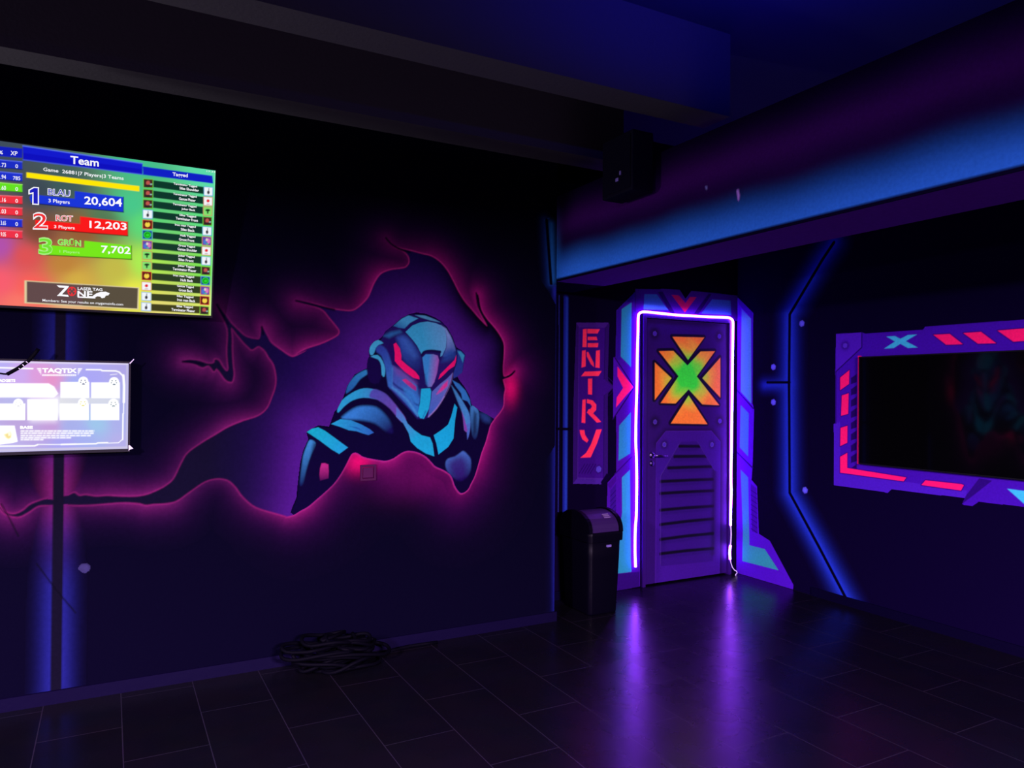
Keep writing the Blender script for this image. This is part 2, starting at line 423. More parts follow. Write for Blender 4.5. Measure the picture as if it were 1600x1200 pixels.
BASE_L = paint(WALL_L, 'left')
def paint_ground(cv):
    """wall colour, pink airbrush around the crack, dark violet inside it"""
    d = cv.dist(HP, cv.U, cv.V); df = cv.dist(FP, cv.U, cv.V)
    U, V = cv.U, cv.V
    # spray outside the crack: wide and hot round the figure, thin and dusky on the branches to the left
    hot = np.clip((U - 0.45) / 1.2, 0, 1)
    uA, vA = LEFT.uv(660, 745); uB, vB = LEFT.uv(797, 605); uC, vC = LEFT.uv(560, 722)
    blob = np.exp(-(((U - uA) / .28) ** 2 + ((V - vA) / .12) ** 2))
    spot = np.exp(-(((U - uB) / .05) ** 2 + ((V - vB) / .09) ** 2)) + np.exp(-(((U - uC) / .07) ** 2 + ((V - vC) / .06) ** 2))
    sig = 0.082 + 0.012 * hot + 0.06 * blob
    A = np.exp(-(np.maximum(d, 0) / sig) ** 1.15)
    A = A * (0.80 + 0.20 * hot) * (0.80 + 0.2 * np.sin(U * 9.0 + V * 7.0))
    A = np.clip((A - 0.02) / 0.98, 0, 1)
    near = lc(116, 24, 104)[None, None] * (1 - hot[..., None]) + lc(170, 18, 126)[None, None] * hot[..., None]
    far = lc(50, 10, 78)[None, None] * (1 - hot[..., None]) + lc(66, 5, 94)[None, None] * hot[..., None]
    t = np.clip(A * 1.15, 0, 1)[..., None] ** 1.6
    col = far * (1 - t) + near * t
    C = cv.base[None, None] * (1 - A[..., None]) + col * A[..., None]
    wide = np.exp(-(np.maximum(d, 0) / (sig * 2.6)) ** 2)[..., None] * .35 * hot[..., None]
    C = C * (1 - wide) + lc(36, 3, 62) * wide
    C = C * (1 - .55 * blob[..., None] * (d[..., None] > .06)) + lc(92, 8, 84) * .55 * blob[..., None] * (d[..., None] > .06)
    sp = np.clip(spot, 0, 1)[..., None] * .8
    C = C * (1 - sp) + lc(226, 10, 112) * sp
    # thin bright lip along the edge of the crack
    lip = np.exp(-((d - 0.004) / 0.0042) ** 2) * (0.14 + 0.42 * hot ** 1.5)
    for tx, ty in ((605, 374), (466, 471), (340, 478), (288, 565), (745, 461), (804, 580), (409, 512)):
        tu, tv = LEFT.uv(tx, ty); lip = lip * (1 - .95 * np.exp(-(((U - tu) ** 2 + (V - tv) ** 2) / .10 ** 2)))
    lip = lip[..., None] * (d[..., None] > -.004)
    C = C * (1 - lip) + lc(196, 44, 138) * lip
    # inside: indigo, violet haze round the figure
    g = np.exp(-(np.maximum(df, 0) / 0.185) ** 1.7)
    left_fade = np.clip((U - 0.55) / 0.7, 0, 1)
    Hz = (g * (0.85 + 0.15 * left_fade))[..., None]
    ins = lc(20, 6, 66) * (1 - Hz) + lc(72, 19, 130) * Hz
    dusk = np.clip((0.9 - U) / .45, 0, 1)[..., None]
    ins = ins * (1 - dusk) + lc(15, 9, 38) * dusk
    rim = np.exp(-(np.maximum(-d, 0) / 0.075) ** 1.6) * np.clip((U - 1.6) / .3, 0, 1) * np.clip((V - 1.35) / .2, 0, 1)
    rim = rim[..., None]
    ins = ins * (1 - rim) + lc(8, 2, 24) * rim
    w = np.clip(0.5 - d / (1.6 * cv.pitch), 0, 1)[..., None]
    cv.C = C * (1 - w) + ins * w
    # blue and magenta spray along the dark stripe behind the screens
    us = LEFT.uv(92, 707)[0]; du = np.abs(U - us)
    mag = np.exp(-((V - 1.02) / .22) ** 2)[..., None]
    dim = np.where(V > 1.2, .75, 1.0) * (1 - np.exp(-((V - .72) / .12) ** 2) * .4) * np.clip((2.3 - V) / .05, 0, 1)
    As = np.exp(-(np.maximum(du - .022, 0) / .048) ** 1.6) * dim * .9; As = np.clip((As - .02) / .98, 0, 1)
    cs = (lc(29, 26, 120)[None, None] * (1 - mag) + lc(100, 20, 92)[None, None] * mag)
    cs = cv.base * (1 - As[..., None]) + cs * As[..., None]
    cv.C = np.where((d > 0)[..., None], np.maximum(cv.C, cs), cv.C)
    k = np.clip(.5 - (du - .0225) / .006, 0, 1)[..., None] * (V < 2.3)[..., None]
    cv.C = cv.C * (1 - k) + lc(15, 9, 32) * k
    cv.O[(As > .01) & (d > 0)] = 3
    cv.O[(A > 0.004) | (wide[..., 0] > .01) | (blob > .03) | (d < .02)] = 0
    cv.O[d < 0] = 1
    cv.O[(du < .0235) & (V < 2.3)] = 4
    return d, df

base_ground = Canvas(LEFT, -0.62, XS - .004, 0.063, 2.62, 0.0045, BASE_L)
base_ground.own('halo'); base_ground.own('hole')
d_h, d_f = paint_ground(base_ground)
cv = base_ground
# cable shadows painted as thin strokes, then small cracks off the big one
for pts in (KL((160, 560), (240, 668), (330, 775)), KL((5, 300), (40, 360), (80, 440))):
    cv.stroke(pts, lc(9, 6, 22), .007, owner=0, alpha=.8)
for pts in ([(603, 372), (611, 381), (624, 389), (640, 394)], [(463, 470), (480, 474), (500, 479), (522, 484)], [(744, 458), (747, 478), (756, 496), (766, 508)], [(784, 591), (795, 588), (804, 580)],
            [(339, 476), (347, 490), (356, 506)], [(286, 565), (300, 566), (316, 569)], [(409, 511), (411, 522)]):
    cv.stroke(smooth(pts, False, 4), lc(9, 2, 32), .012, owner=1, soft=.006)
# patch the figure is painted on
fu0, fv0 = LEFT.uv(446, 822); fu1, fv1 = LEFT.uv(790, 474)
fu0 = LEFT.uv(446, 700)[0]; fu1 = LEFT.uv(790, 640)[0]
inwin = (cv.U[:-1, :-1] > -9)
fig_mask = (d_f < 0) & (d_h < 0)
er = fig_mask.copy()
for k in range(3):
    er[1:-1, 1:-1] = er[1:-1, 1:-1] & er[:-2, 1:-1] & er[2:, 1:-1] & er[1:-1, :-2] & er[1:-1, 2:]
cv.O[er] = 2
seam = empty('painted_stripe', (LEFT.uv(92, 707)[0], YL, .063), 'dark vertical stripe painted on the left wall behind the two lit screens', 'painted stripe')
cv.obj('stripe_glow', [3], M_uvpaint, seam, .0012)
cv.obj('stripe_line', [4], M_uvpaint, seam, .0016)
cv.obj('crack_glow', [0], M_uvpaint, mural, 0.0012)
cv.obj('crack_opening', [1], M_uvpaint, mural, 0.0012)

fc = Canvas(LEFT, fu0, fu1, fv0, fv1, 0.0027, BASE_L)
fc.own('halo'); fc.own('hole')
d_h2, d_f2 = paint_ground(fc)
fc.O[:] = -1
clip = np.clip(0.5 - d_h2 / (1.4 * fc.pitch), 0, 1)
BODY = 2; fc.names += ['body']
FILLS = fc
def ff(pts, c, owner=None, soft=None, grad=None, alpha=1.0, sm=0):
    if sm: pts = smooth(pts, True, sm)
    if grad is not None: grad = (grad[0], grad[1], lc(*grad[2]))
    fc.fill(pts, lc(*c), owner=owner, soft=(soft or 0.0028), grad=grad, clip=clip, alpha=alpha)
def fs(pts, c, wpx, soft=None, alpha=1.0, closed=False):
    fc.stroke(smooth(pts, closed, 4), lc(*c), wpx * .0039, soft=(soft or .0028), clip=clip, alpha=alpha, closed=closed)
N_HEL, N_EYE, N_EYE2, N_CH1, N_CH2, N_ELB, N_SH, N_MARK, N_EAR, N_JAW, N_EAR2 = range(3, 14)
dark = (11, 3, 46)
ff(fig_px, dark, BODY)
fs(fig_px, (7, 2, 32), 3.5, .004, .9, True)
# shoulders, arm and chest
ff(KB((345, 530), (358, 480), (395, 435), (440, 408), (465, 405), (465, 422), (420, 455), (385, 500)), (42, 112, 186), None, .006, ((566, 579), (545, 612), (30, 80, 160)), sm=3)
ff(KB((325, 665), (350, 635), (400, 605), (450, 598), (505, 605), (550, 640), (585, 690), (595, 740), (560, 735), (500, 690), (420, 672)), (50, 112, 205), None, .012, ((570, 634), (602, 678), (20, 12, 80)), sm=3)
ff(KB((298, 618), (320, 570), (380, 525), (440, 503), (500, 510), (545, 535), (575, 562), (520, 562), (440, 553), (380, 568), (335, 600), (305, 632)), (40, 140, 205), None, .004, ((560, 612), (610, 625), (70, 90, 190)), sm=3)
ff(KB((490, 508), (545, 525), (580, 555), (625, 610), (665, 668), (640, 682), (580, 612), (515, 565), (470, 550)), (74, 66, 170), None, .006, ((590, 612), (632, 655), (104, 58, 165)), sm=3)
ff(KC((-5, 95), (60, 170), (100, 250), (160, 310), (230, 360), (310, 380), (335, 440), (350, 558), (270, 530), (190, 480), (130, 420), (110, 340), (60, 250), (-8, 185)), (80, 100, 195), N_CH1, None, ((622, 645), (650, 684), (26, 146, 208)))
ff(KC((540, 66), (565, 100), (545, 220), (530, 390), (480, 470), (390, 540), (370, 440), (345, 360), (420, 310), (480, 260), (510, 180)), (22, 148, 214), N_CH2)
ff(KA((515, 150), (610, 100), (720, 110), (830, 155), (920, 205), (960, 240), (905, 265), (850, 250), (780, 225), (700, 215), (610, 180)), (34, 142, 208), N_SH, None, ((520, 662), (583, 676), (40, 84, 180)))
ff(KA((700, 170), (790, 185), (850, 225), (800, 205)), (24, 60, 150), None, .004, None, .7)
ff(KA((262, 232), (310, 200), (380, 185), (450, 220), (560, 300), (690, 395), (600, 462), (520, 415), (400, 325)), (20, 152, 192), N_ELB, None, ((480, 675), (538, 706), (30, 136, 206)))
ff(KA((295, 315), (352, 350), (325, 430), (290, 520), (255, 640), (225, 770), (190, 780), (205, 620), (225, 480), (258, 385)), (56, 120, 200), None, .006, ((486, 690), (472, 758), (16, 26, 86)), sm=3)
ff(KA((330, 345), (360, 358), (330, 450), (290, 600), (250, 760), (225, 770), (260, 640), (300, 500)), dark, None, .016, None, .9)
ff(KA((415, 560), (450, 557), (485, 572), (490, 640), (487, 715), (400, 740), (393, 680), (400, 610)), (164, 32, 122), N_MARK, .004, ((506, 728), (506, 752), (40, 6, 66)))
ff(KC((580, -5), (630, 70), (675, 150), (690, 230), (682, 330), (660, 400), (655, 330), (630, 310), (622, 200), (600, 90)), (62, 120, 200), None, .004, ((722, 630), (728, 680), (70, 90, 190)), sm=2)
ff(KC((608, 130), (640, 210), (660, 320), (648, 330), (632, 310), (622, 220)), (124, 50, 160), None, .006)
ff(KC((690, 95), (730, 88), (762, 130), (770, 200), (757, 340), (735, 400), (705, 360), (690, 220)), (58, 108, 186), None, .007, ((742, 636), (742, 688), (16, 14, 74)), sm=2)
ff(KC((722, 130), (748, 160), (742, 330), (720, 360), (712, 250)), dark, None, .012, None, .7)
ff(KC((778, 158), (830, 155), (872, 195), (866, 240), (810, 225)), (36, 56, 132), None, .02, None, .8, sm=2)
ff(KC((455, 620), (480, 580), (545, 560), (600, 520), (625, 510), (660, 540), (692, 590), (690, 690), (650, 760), (585, 790), (510, 740), (465, 680)), (64, 92, 186), None, .007, ((715, 706), (722, 748), (20, 6, 74)), sm=3)
ff(KC((500, 610), (600, 560), (650, 620), (640, 740), (560, 760), (500, 690)), (44, 12, 104), None, .03, None, .8, sm=2)
ff(KH((978, 760), (1050, 800), (1115, 870), (1160, 965), (1172, 1040), (1135, 980), (1080, 960), (1070, 900), (1010, 820)), (44, 100, 186), None, .004)
ff(KH((968, 815), (1020, 880), (1090, 990), (1140, 1080), (1160, 1200), (1120, 1220), (1090, 1120), (1040, 1000)), (62, 118, 196), None, .006, None, .9)
# helmet
hel = KH((240, 325), (280, 250), (360, 190), (450, 110), (560, 72), (700, 85), (850, 140), (920, 210), (980, 320), (1020, 440), (1022, 560), (985, 680), (960, 790),
         (900, 920), (820, 1045), (720, 1150), (690, 1167), (610, 1167), (540, 1085), (400, 940), (305, 830), (290, 700), (275, 560), (220, 470), (205, 400))
ff(hel, (30, 14, 92), N_HEL)
ff(KH((360, 195), (450, 120), (520, 85), (620, 118), (535, 165), (480, 222), (420, 215)), (62, 138, 205), None, .004, ((625, 498), (618, 514), (26, 70, 150)))
ff(KH((260, 300), (330, 260), (430, 240), (450, 262), (380, 290), (320, 320)), (38, 84, 160), None, .012)
ff(KH((590, 82), (690, 84), (800, 130), (852, 158), (760, 142), (650, 108)), (74, 130, 190), None, .004)
ff(KH((490, 258), (560, 192), (640, 160), (720, 150), (800, 165), (860, 190), (905, 230), (918, 330), (910, 420), (872, 505), (852, 515), (858, 460), (800, 448), (720, 450), (672, 468), (655, 490), (610, 400), (560, 335)),
   (52, 142, 206), None, None, ((660, 525), (700, 515), (96, 140, 212)))
ff(KH((860, 190), (912, 222), (960, 300), (1000, 400), (1012, 452), (965, 490), (900, 520), (878, 515), (912, 430), (920, 330), (905, 240)), (116, 132, 212), None, .006, ((698, 525), (708, 556), (32, 56, 150)))
ff(KH((400, 320), (450, 295), (500, 310), (580, 400), (640, 500), (650, 600), (640, 690), (560, 640), (480, 560), (445, 480), (430, 400)), (44, 70, 170), None, .02, ((632, 535), (655, 580), (26, 22, 100)), sm=3)
ff(KH((455, 330), (510, 350), (570, 430), (610, 510), (580, 540), (500, 450)), (56, 92, 188), None, .025, None, .6)
ff(KH((290, 400), (345, 385), (360, 470), (370, 570), (420, 640), (520, 720), (560, 770), (470, 720), (380, 660), (320, 560)), (34, 10, 92), None, .012, None, .85)
ff(KH((665, 525), (700, 490), (780, 490), (825, 505), (840, 560), (822, 680), (790, 780), (760, 828), (722, 832), (695, 800), (688, 700)), (52, 120, 206), None, .004, ((668, 580), (684, 582), (150, 72, 178)))
fs(KH((660, 500), (690, 465), (760, 455), (850, 465)), (20, 10, 70), 4, .004)
ff(KH((840, 560), (900, 530), (1000, 520), (1012, 560), (960, 620), (880, 690), (800, 770), (820, 680)), (38, 18, 104), None, .01)
ff(KH((895, 470), (960, 440), (1010, 460), (1015, 520), (930, 560), (870, 570)), (36, 66, 160), None, .02, None, .7)
ff(KH((305, 700), (340, 600), (400, 640), (470, 690), (620, 820), (650, 900), (632, 1000), (622, 1130), (560, 1080), (480, 990), (380, 890), (320, 820)), (62, 72, 172), None, .008, ((612, 592), (652, 640), (44, 104, 196)), sm=2)
ff(KH((370, 630), (440, 650), (560, 740), (620, 800), (560, 790), (460, 740), (400, 700)), (104, 60, 160), None, .02, None, .8)
fs(KH((345, 640), (345, 820), (400, 870), (500, 960), (560, 1040), (618, 1130)), (66, 128, 210), 3, .008, .9)
fs(KH((360, 790), (420, 840), (520, 900), (590, 1000), (632, 1020)), (24, 26, 110), 2.4, .008, .9)
ff(KH((460, 830), (560, 870), (622, 980), (622, 1012), (560, 985), (490, 910)), (50, 112, 204), None, .012, None, .8)
ff(KH((640, 700), (690, 700), (720, 830), (650, 850), (640, 950), (622, 900), (610, 830)), (28, 16, 92), None, .012, None, .9)
ff(KH((985, 680), (962, 790), (900, 925), (820, 1050), (722, 1150), (735, 1060), (758, 950), (765, 880), (850, 800), (920, 745)), (92, 92, 190), N_JAW, .004, ((690, 600), (670, 645), (56, 86, 186)))
fs(KH((982, 690), (955, 800), (895, 925), (815, 1050), (730, 1140)), (150, 110, 200), 1.8, .005, .8)
ff(KH((655, 850), (745, 843), (756, 870), (750, 960), (732, 1060), (702, 1120), (680, 1162), (640, 1155), (618, 1105), (640, 1000)), (28, 152, 214), N_JAW, .003)
fs(KH((700, 1080), (670, 1150)), (24, 90, 170), 1.5, .004, .7)
ff(KH((455, 757), (490, 745), (540, 780), (602, 830), (600, 872), (560, 850), (490, 792)), (192, 42, 132), None, .004, ((632, 595), (650, 608), (140, 40, 140)))
ff(KH((930, 765), (925, 820), (870, 872), (815, 905), (850, 850), (890, 800)), (204, 44, 146), None, .009)
ff(KH((365, 385), (390, 370), (430, 430), (445, 500), (445, 550), (500, 600), (590, 670), (630, 720), (634, 752), (570, 735), (480, 670), (410, 600), (378, 560), (378, 480)), (228, 16, 110), N_EYE)
ff(KH((1018, 500), (1016, 560), (1000, 612), (940, 652), (880, 712), (833, 752), (850, 700), (900, 650), (960, 590), (1000, 550)), (226, 16, 112), N_EYE2)
# ear pieces
ff(KH((180, 420), (230, 395), (290, 440), (330, 540), (350, 640), (350, 830), (310, 820), (280, 640), (240, 510), (190, 470)), (42, 56, 158), N_EAR, .008, ((595, 545), (610, 600), (50, 96, 190)), sm=2)
ff(KH((95, 540), (130, 512), (180, 520), (225, 580), (242, 680), (210, 790), (120, 780), (85, 650)), (20, 5, 66), N_EAR, .006, sm=2)
ff(KH((120, 490), (112, 430), (150, 370), (205, 342), (258, 375), (210, 392), (178, 428), (166, 470), (142, 500)), (60, 146, 208), N_EAR, .004, sm=2)
ff(KH((128, 515), (200, 498), (250, 560), (277, 640), (270, 722), (242, 705), (236, 610), (205, 545)), (58, 146, 206), N_EAR, .004, sm=2)
ff(KH((1022, 440), (1062, 450), (1112, 500), (1096, 580), (1080, 682), (1030, 722), (990, 742), (985, 680), (1020, 560)), (36, 46, 140), N_EAR2, .004)
ff(KH((1032, 458), (1065, 462), (1102, 502), (1086, 575), (1062, 520)), (50, 132, 192), N_EAR2, .005)
fs(hel[:14], (14, 4, 52), 1.6, .004, .8)

body = fc.obj('painted_figure', [BODY], M_uvpaint, mural, 0.0022)
def figpart(name, ids, label=None):
    o = fc.obj(name, ids, M_uvpaint, body, 0.0022)
    if o is not None and label: o['label'] = label
figpart('helmet', [N_HEL]); figpart('eye_stripe', [N_EYE], 'glowing pink eye stripe, kinked'); figpart('eye_stripe', [N_EYE2], 'glowing pink eye stripe, slim')
figpart('collar_plate', [N_CH1], 'bright blue collar plate'); figpart('collar_plate', [N_CH2], 'bright blue collar plate')
figpart('elbow_band', [N_ELB], 'turquoise band'); figpart('shoulder_stripe', [N_SH], 'blue stripe'); figpart('arm_mark', [N_MARK], 'dusky pink mark')
figpart('ear_guard', [N_EAR]); figpart('ear_guard', [N_EAR2]); figpart('jaw_plate', [N_JAW])
del fc, base_ground, d_h, d_f, d_h2, d_f2

# painted seams of the left wall: the dark stripe behind the screens and the blue edge at the corner
def seam_canvas(plane, u0, u1, v0, v1, pitch, base): return Canvas(plane, u0, u1, v0, v1, pitch, base)
cc = Canvas(LEFT, XS - .26, XS - .001, 0.063, 2.75, 0.004, BASE_L); cc.own('g')
cc.spray([(866.5, 450), (868, 955)], lc(36, 36, 175), .016, owner=0)
cc.spray([(866, 470), (868, 955)], lc(14, 12, 80), .035, owner=0, alpha=.7)
cc.spray([(851, 344), (859, 443)], lc(22, 44, 130), .03, owner=0, alpha=.9)
cc.spray([(861, 350), (864, 438)], lc(34, 92, 190), .022, owner=0, alpha=1)
cc.stroke([(850.5, 344), (858, 341)], lc(30, 70, 150), .006, owner=0)
cc.stroke([(854, 344), (861, 443)], lc(5, 2, 22), .022, owner=0)
cc.stroke([(858, 446), (872, 446)], lc(28, 46, 150), .006, owner=0)
cc.obj('painted_edge_glow', [0], M_uvpaint, wl, .0006)
# pale round dab low on the left wall
dc = Canvas(LEFT, *(lambda a, b: (a - .06, a + .06, b - .06, b + .06))(*LEFT.uv(131, 888)), .004, BASE_L); dc.own('d')
dc.fill(smooth([(121, 889), (125, 882), (133, 880), (140, 883), (141, 890), (134, 896), (126, 895)], True, 3), lc(58, 46, 108), owner=0, soft=.010, alpha=.85)
o = dc.obj('paint_dab', [0], M_uvpaint, None, .0018); tag(o, 'pale round paint dab low on the left wall right of the dark stripe', 'paint dab')

# switch plate painted over with the mural
pu0, pv1 = LEFT.uv(562.5, 726.5); pu1, pv0 = LEFT.uv(586.5, 750)
sw = empty('wall_switch', ((pu0 + pu1) / 2, YL, pv0), 'square wall switch painted over magenta, just below the mural figure', 'wall switch')
msw = mat('painted_over_switch', tuple(lc(66, 7, 64)), .7, .1); msw2 = mat('painted_over_switch_rocker', tuple(lc(72, 8, 70)), .7, .1)
bm = bmesh.new(); cx, cz, hw, hh = (pu0 + pu1) / 2, (pv0 + pv1) / 2, (pu1 - pu0) / 2, (pv1 - pv0) / 2
for (a, b, c, d) in ((-hw, hw, hh - .012, hh), (-hw, hw, -hh, -hh + .012), (-hw, -hw + .012, -hh + .012, hh - .012), (hw - .012, hw, -hh + .012, hh - .012)):
    add_box(bm, cx + a, cx + b, YL - .011, YL - .0005, cz + c, cz + d)
bm_obj('frame', bm, msw, sw)
box_obj('rocker', (cx - hw + .016, cx + hw - .016, YL - .009, YL - .0005, cz - hh + .016, cz + hh - .016), msw2, sw, .002)
# ------------------------------------------------------------------ dropped edge over the passage: airbrushed face
PS = lambda r, g, b: paint((r, g, b), 'soff')
sc_ = Canvas(SOFF, -YL + .001, 1.2, ZS, ZS + .559, 0.006, paint(WALL_S, 'soff')); sc_.own('g')
hgt = sc_.V - ZS
wob = .005 * np.sin(sc_.U * 5.1) + .004 * np.sin(sc_.U * 13.7 + 1)
pur = np.exp(-((hgt - .36 + wob) / .115) ** 2)[..., None] * .95
sc_.C = sc_.C * (1 - pur) + PS(58, 7, 96) * pur
drk = np.exp(-((hgt - .27) / .06) ** 2)[..., None] * .35
sc_.C = sc_.C * (1 - drk) + PS(9, 2, 52) * drk
A = np.clip(1 - (hgt + wob - .02) / .235, 0, 1)
A = (A * A * (3 - 2 * A))[..., None]
sc_.C = sc_.C * (1 - A) + PS(33, 76, 190) * (1 + .55 * np.clip((-sc_.U - 2.4) / 1.7, 0, 1))[..., None] * A  # blue paint brightened towards the far end, where lamp light is weak
e = np.exp(-((sc_.U + YL) / .05) ** 2)[..., None] * np.clip(1 - hgt / .5, 0, 1)[..., None] * .8
sc_.C = sc_.C * (1 - e) + PS(34, 88, 190) * e
k = np.clip(.5 - (hgt - .019) / .006, 0, 1)[..., None]
sc_.C = sc_.C * (1 - k) + PS(6, 2, 26) * k
sc_.fill([(1151, 297), (1154, 296), (1156, 305), (1155, 314), (1153, 312), (1152, 305)], PS(150, 90, 210), soft=.004)
sc_.fill([(1102, 291), (1105, 291), (1105, 296), (1103, 296)], PS(110, 90, 190), soft=.004)
sc_.O[:] = 0
sc_.obj('painted_face', [0], M_uvpaint, sf, .0008)
su = Canvas(SOFFU, XS, XS2, -YL, 1.2, .02, paint((44, 8, 98), 'under')); su.own('g'); su.O[:] = 0
su.obj('painted_underside', [0], M_uvpaint, sf, .0008)

# ------------------------------------------------------------------ door wall
pd = lambda r, g, b: paint((r, g, b), 'door')
let_ids = {}
C5 = crop(840, 430, 2.264); C6 = crop(840, 430, 3.43); C8 = crop(840, 640, 5.456); Z7 = crop(940, 440, 6.154)
dc = Canvas(DOOR, XS + .001, XR - .001, 0.002, 2.36, 0.004, paint(WALL_D, 'door'))
G_SEAM, G_SIGN, G_LET, G_SUR, G_CY, G_CHV, G_TOP = [dc.own(n) for n in 'abcdefg']
def df_(pts, c, owner, soft=None, grad=None, alpha=1.0):
    wh = 'inlay' if owner == G_CY else 'sign' if owner in let_ids.values() else 'door'
    if grad is not None: grad = (grad[0], grad[1], paint(grad[2], wh))
    dc.fill(pts, paint(c, wh), owner=owner, soft=soft, grad=grad, alpha=alpha)
# painted seams by the corner
dc.spray([(884, 466), (882, 800)], pd(22, 26, 140), .020, owner=G_SEAM, power=3)
dc.stroke([(886, 466), (884, 795)], pd(30, 46, 165), .018, owner=G_SEAM, soft=.008)
dc.stroke([(873.5, 462), (872, 800)], pd(36, 36, 140), .008, owner=G_SEAM)
dc.stroke([(878.5, 466), (876, 960)], pd(4, 1, 16), .020, owner=G_SEAM)
dc.stroke([(868, 670), (892, 670.5)], pd(4, 1, 16), .020, owner=G_SEAM)
# ENTRY sign
df_(C6((205, 254), (380, 254), (384, 262), (376, 545), (432, 598), (376, 652), (376, 1085), (341, 1122), (187, 1119), (190, 700)), (40, 10, 96), G_SIGN)
df_(C6((205, 254), (380, 254), (362, 282), (222, 280)), (58, 20, 124), G_SIGN)
df_(C6((187, 1119), (341, 1122), (350, 1090), (214, 1086)), (56, 20, 130), G_SIGN)
df_(C6((222, 280), (362, 282), (356, 556), (402, 600), (356, 644), (352, 1090), (214, 1086), (216, 700)), (47, 8, 116), G_SIGN)
df_(C6((376, 548), (430, 598), (376, 650), (378, 632), (410, 599), (378, 566)), (6, 1, 30), G_SIGN)
dc.stroke(C6((222, 280), (214, 1086), (350, 1090)), pd(70, 26, 140), .004, owner=G_SIGN, alpha=.7)
dc.stroke(C6((362, 282), (356, 556)), pd(26, 4, 80), .006, owner=G_SIGN)
dc.stroke(C6((356, 644), (352, 1085)), pd(26, 4, 80), .006, owner=G_SIGN)
df_(C6((370, 1062), (396, 1075), (345, 1128), (338, 1110)), (8, 1, 36), G_SIGN)
for i in range(5):
    x = 222 + i * 15
    dc.stroke(C6((x, 1062), (x + 30, 1012)), pd(30, 4, 86), .007, owner=G_SIGN)
dc.dot(840 + 327 / 3.43, 430 + 1040 / 3.43, .028, pd(20, 3, 66), G_SIGN, .02)
dc.dot(840 + 327 / 3.43, 430 + 1040 / 3.43, .026, pd(66, 42, 168), G_SIGN)
LETTERS = {
 'E': [((243, 290), (262, 288), (262, 385), (240, 385)), ((266, 288), (333, 290), (321, 312), (266, 312)), ((268, 330), (315, 330), (320, 348), (268, 348)), ((268, 364), (325, 364), (322, 386), (268, 386))],
 'N': [((238, 405), (257, 402), (257, 489), (235, 495)), ((263, 412), (271, 412), (300, 470), (302, 492), (286, 478), (264, 436)), ((313, 405), (333, 402), (332, 497), (309, 494))],
 'T': [((233, 541), (252, 517), (342, 514), (326, 540)), ((270, 555), (292, 554), (291, 640), (270, 638))],
 'R': [((240, 668), (257, 665), (255, 793), (235, 790)), ((264, 664), (296, 672), (314, 694), (313, 722), (297, 740), (340, 786), (318, 790), (264, 736), (272, 719), (284, 716), (291, 703), (283, 690), (264, 685))],
 'Y': [((225, 830), (250, 830), (254, 856), (272, 884), (264, 897), (240, 880), (228, 850)), ((314, 828), (343, 826), (318, 900), (284, 976), (229, 978), (260, 952), (286, 906))]}
for ch, polys in LETTERS.items():
    let_ids[ch] = dc.own('letter_' + ch)
    for p in polys: df_(C6(*p), (224, 32, 88), let_ids[ch])
# door surround, left half
df_(C6((420, 190), (530, 86), (542, 86), (542, 470), (420, 470)) [:], (58, 8, 142), G_SUR)
df_(C5((278, 125), (346, 57), (362, 57), (362, 1100), (268, 1112), (240, 1000), (246, 735), (277, 700), (277, 500), (274, 300)), (58, 8, 142), G_SUR)
df_(C5((278, 125), (346, 57), (350, 70), (297, 118), (292, 300), (276, 300)), (40, 8, 130), G_SUR)
df_(C6((405, 440), (418, 440), (520, 600), (402, 776)), (62, 10, 150), G_SUR)
dc.stroke(C6((414, 442), (517, 600), (402, 774)), pd(26, 2, 74), .010, owner=G_SUR)
df_(C6((450, 182), (503, 146), (500, 492), (445, 436)), (42, 132, 190), G_CY)
df_(C6((437, 806), (499, 735), (496, 955), (433, 994)), (40, 118, 190), G_CY)
df_(C8((718, 578), (786, 514), (793, 1290), (800, 1380)) + [(985.8, 893.5), (961, 896.5), (961, 870), (966, 845), (972, 800)], (44, 124, 196), G_CY, grad=((975, 745), (975, 890), (40, 128, 186)))
df_(C6((428, 490), (512, 600), (420, 708), (424, 655), (458, 604), (428, 542)), (226, 24, 120), G_CHV, grad=((965, 635), (985, 600), (222, 20, 100)))
df_(C8((592, 635), (668, 560), (668, 610), (618, 680)), (50, 6, 120), G_SUR)
dc.stroke(C8((655, 552), (800, 405)), pd(36, 2, 100), .010, owner=G_SUR)
df_(C8((618, 690), (668, 630), (668, 960), (618, 930)), (44, 8, 120), G_SUR)
for i in range(6):
    dc.stroke(C8((620, 740 + i * 42), (664, 690 + i * 42)), pd(26, 3, 84), .006, owner=G_SUR)
df_([(961, 897), (999, 893), (999, 917), (961, 924)], (38, 6, 102), G_SUR)
# door surround, header
df_(Z7((322, 70), (560, 74), (575, 68), (750, 80), (805, 165), (860, 90), (1022, 105), (1310, 134), (1312, 380), (330, 300)), (56, 8, 126), G_TOP)
df_(Z7((410, 120), (530, 122), (638, 272), (404, 266)), (50, 120, 170), G_CY)
df_(Z7((404, 222), (600, 226), (640, 273), (404, 267)), (66, 130, 205), G_CY, alpha=.75)  # brighter lower strip: light below the soffit's shadow edge, painted in
df_(Z7((1062, 170), (1238, 182), (1246, 322), (958, 306)), (58, 112, 186), G_CY)
df_(Z7((540, 100), (590, 96), (740, 310), (660, 300)), (36, 4, 84), G_TOP)
df_(Z7((1030, 116), (1056, 120), (930, 318), (880, 316)), (36, 4, 84), G_TOP)
df_(Z7((570, 68), (750, 80), (806, 168), (860, 90), (1020, 106), (882, 318), (706, 306)), (66, 20, 132), G_TOP)
df_(Z7((672, 128), (742, 134), (806, 208), (848, 148), (912, 150), (800, 297)), (190, 20, 84), G_CHV)
dc.stroke(Z7((322, 70), (322, 290)), pd(30, 4, 84), .006, owner=G_TOP)
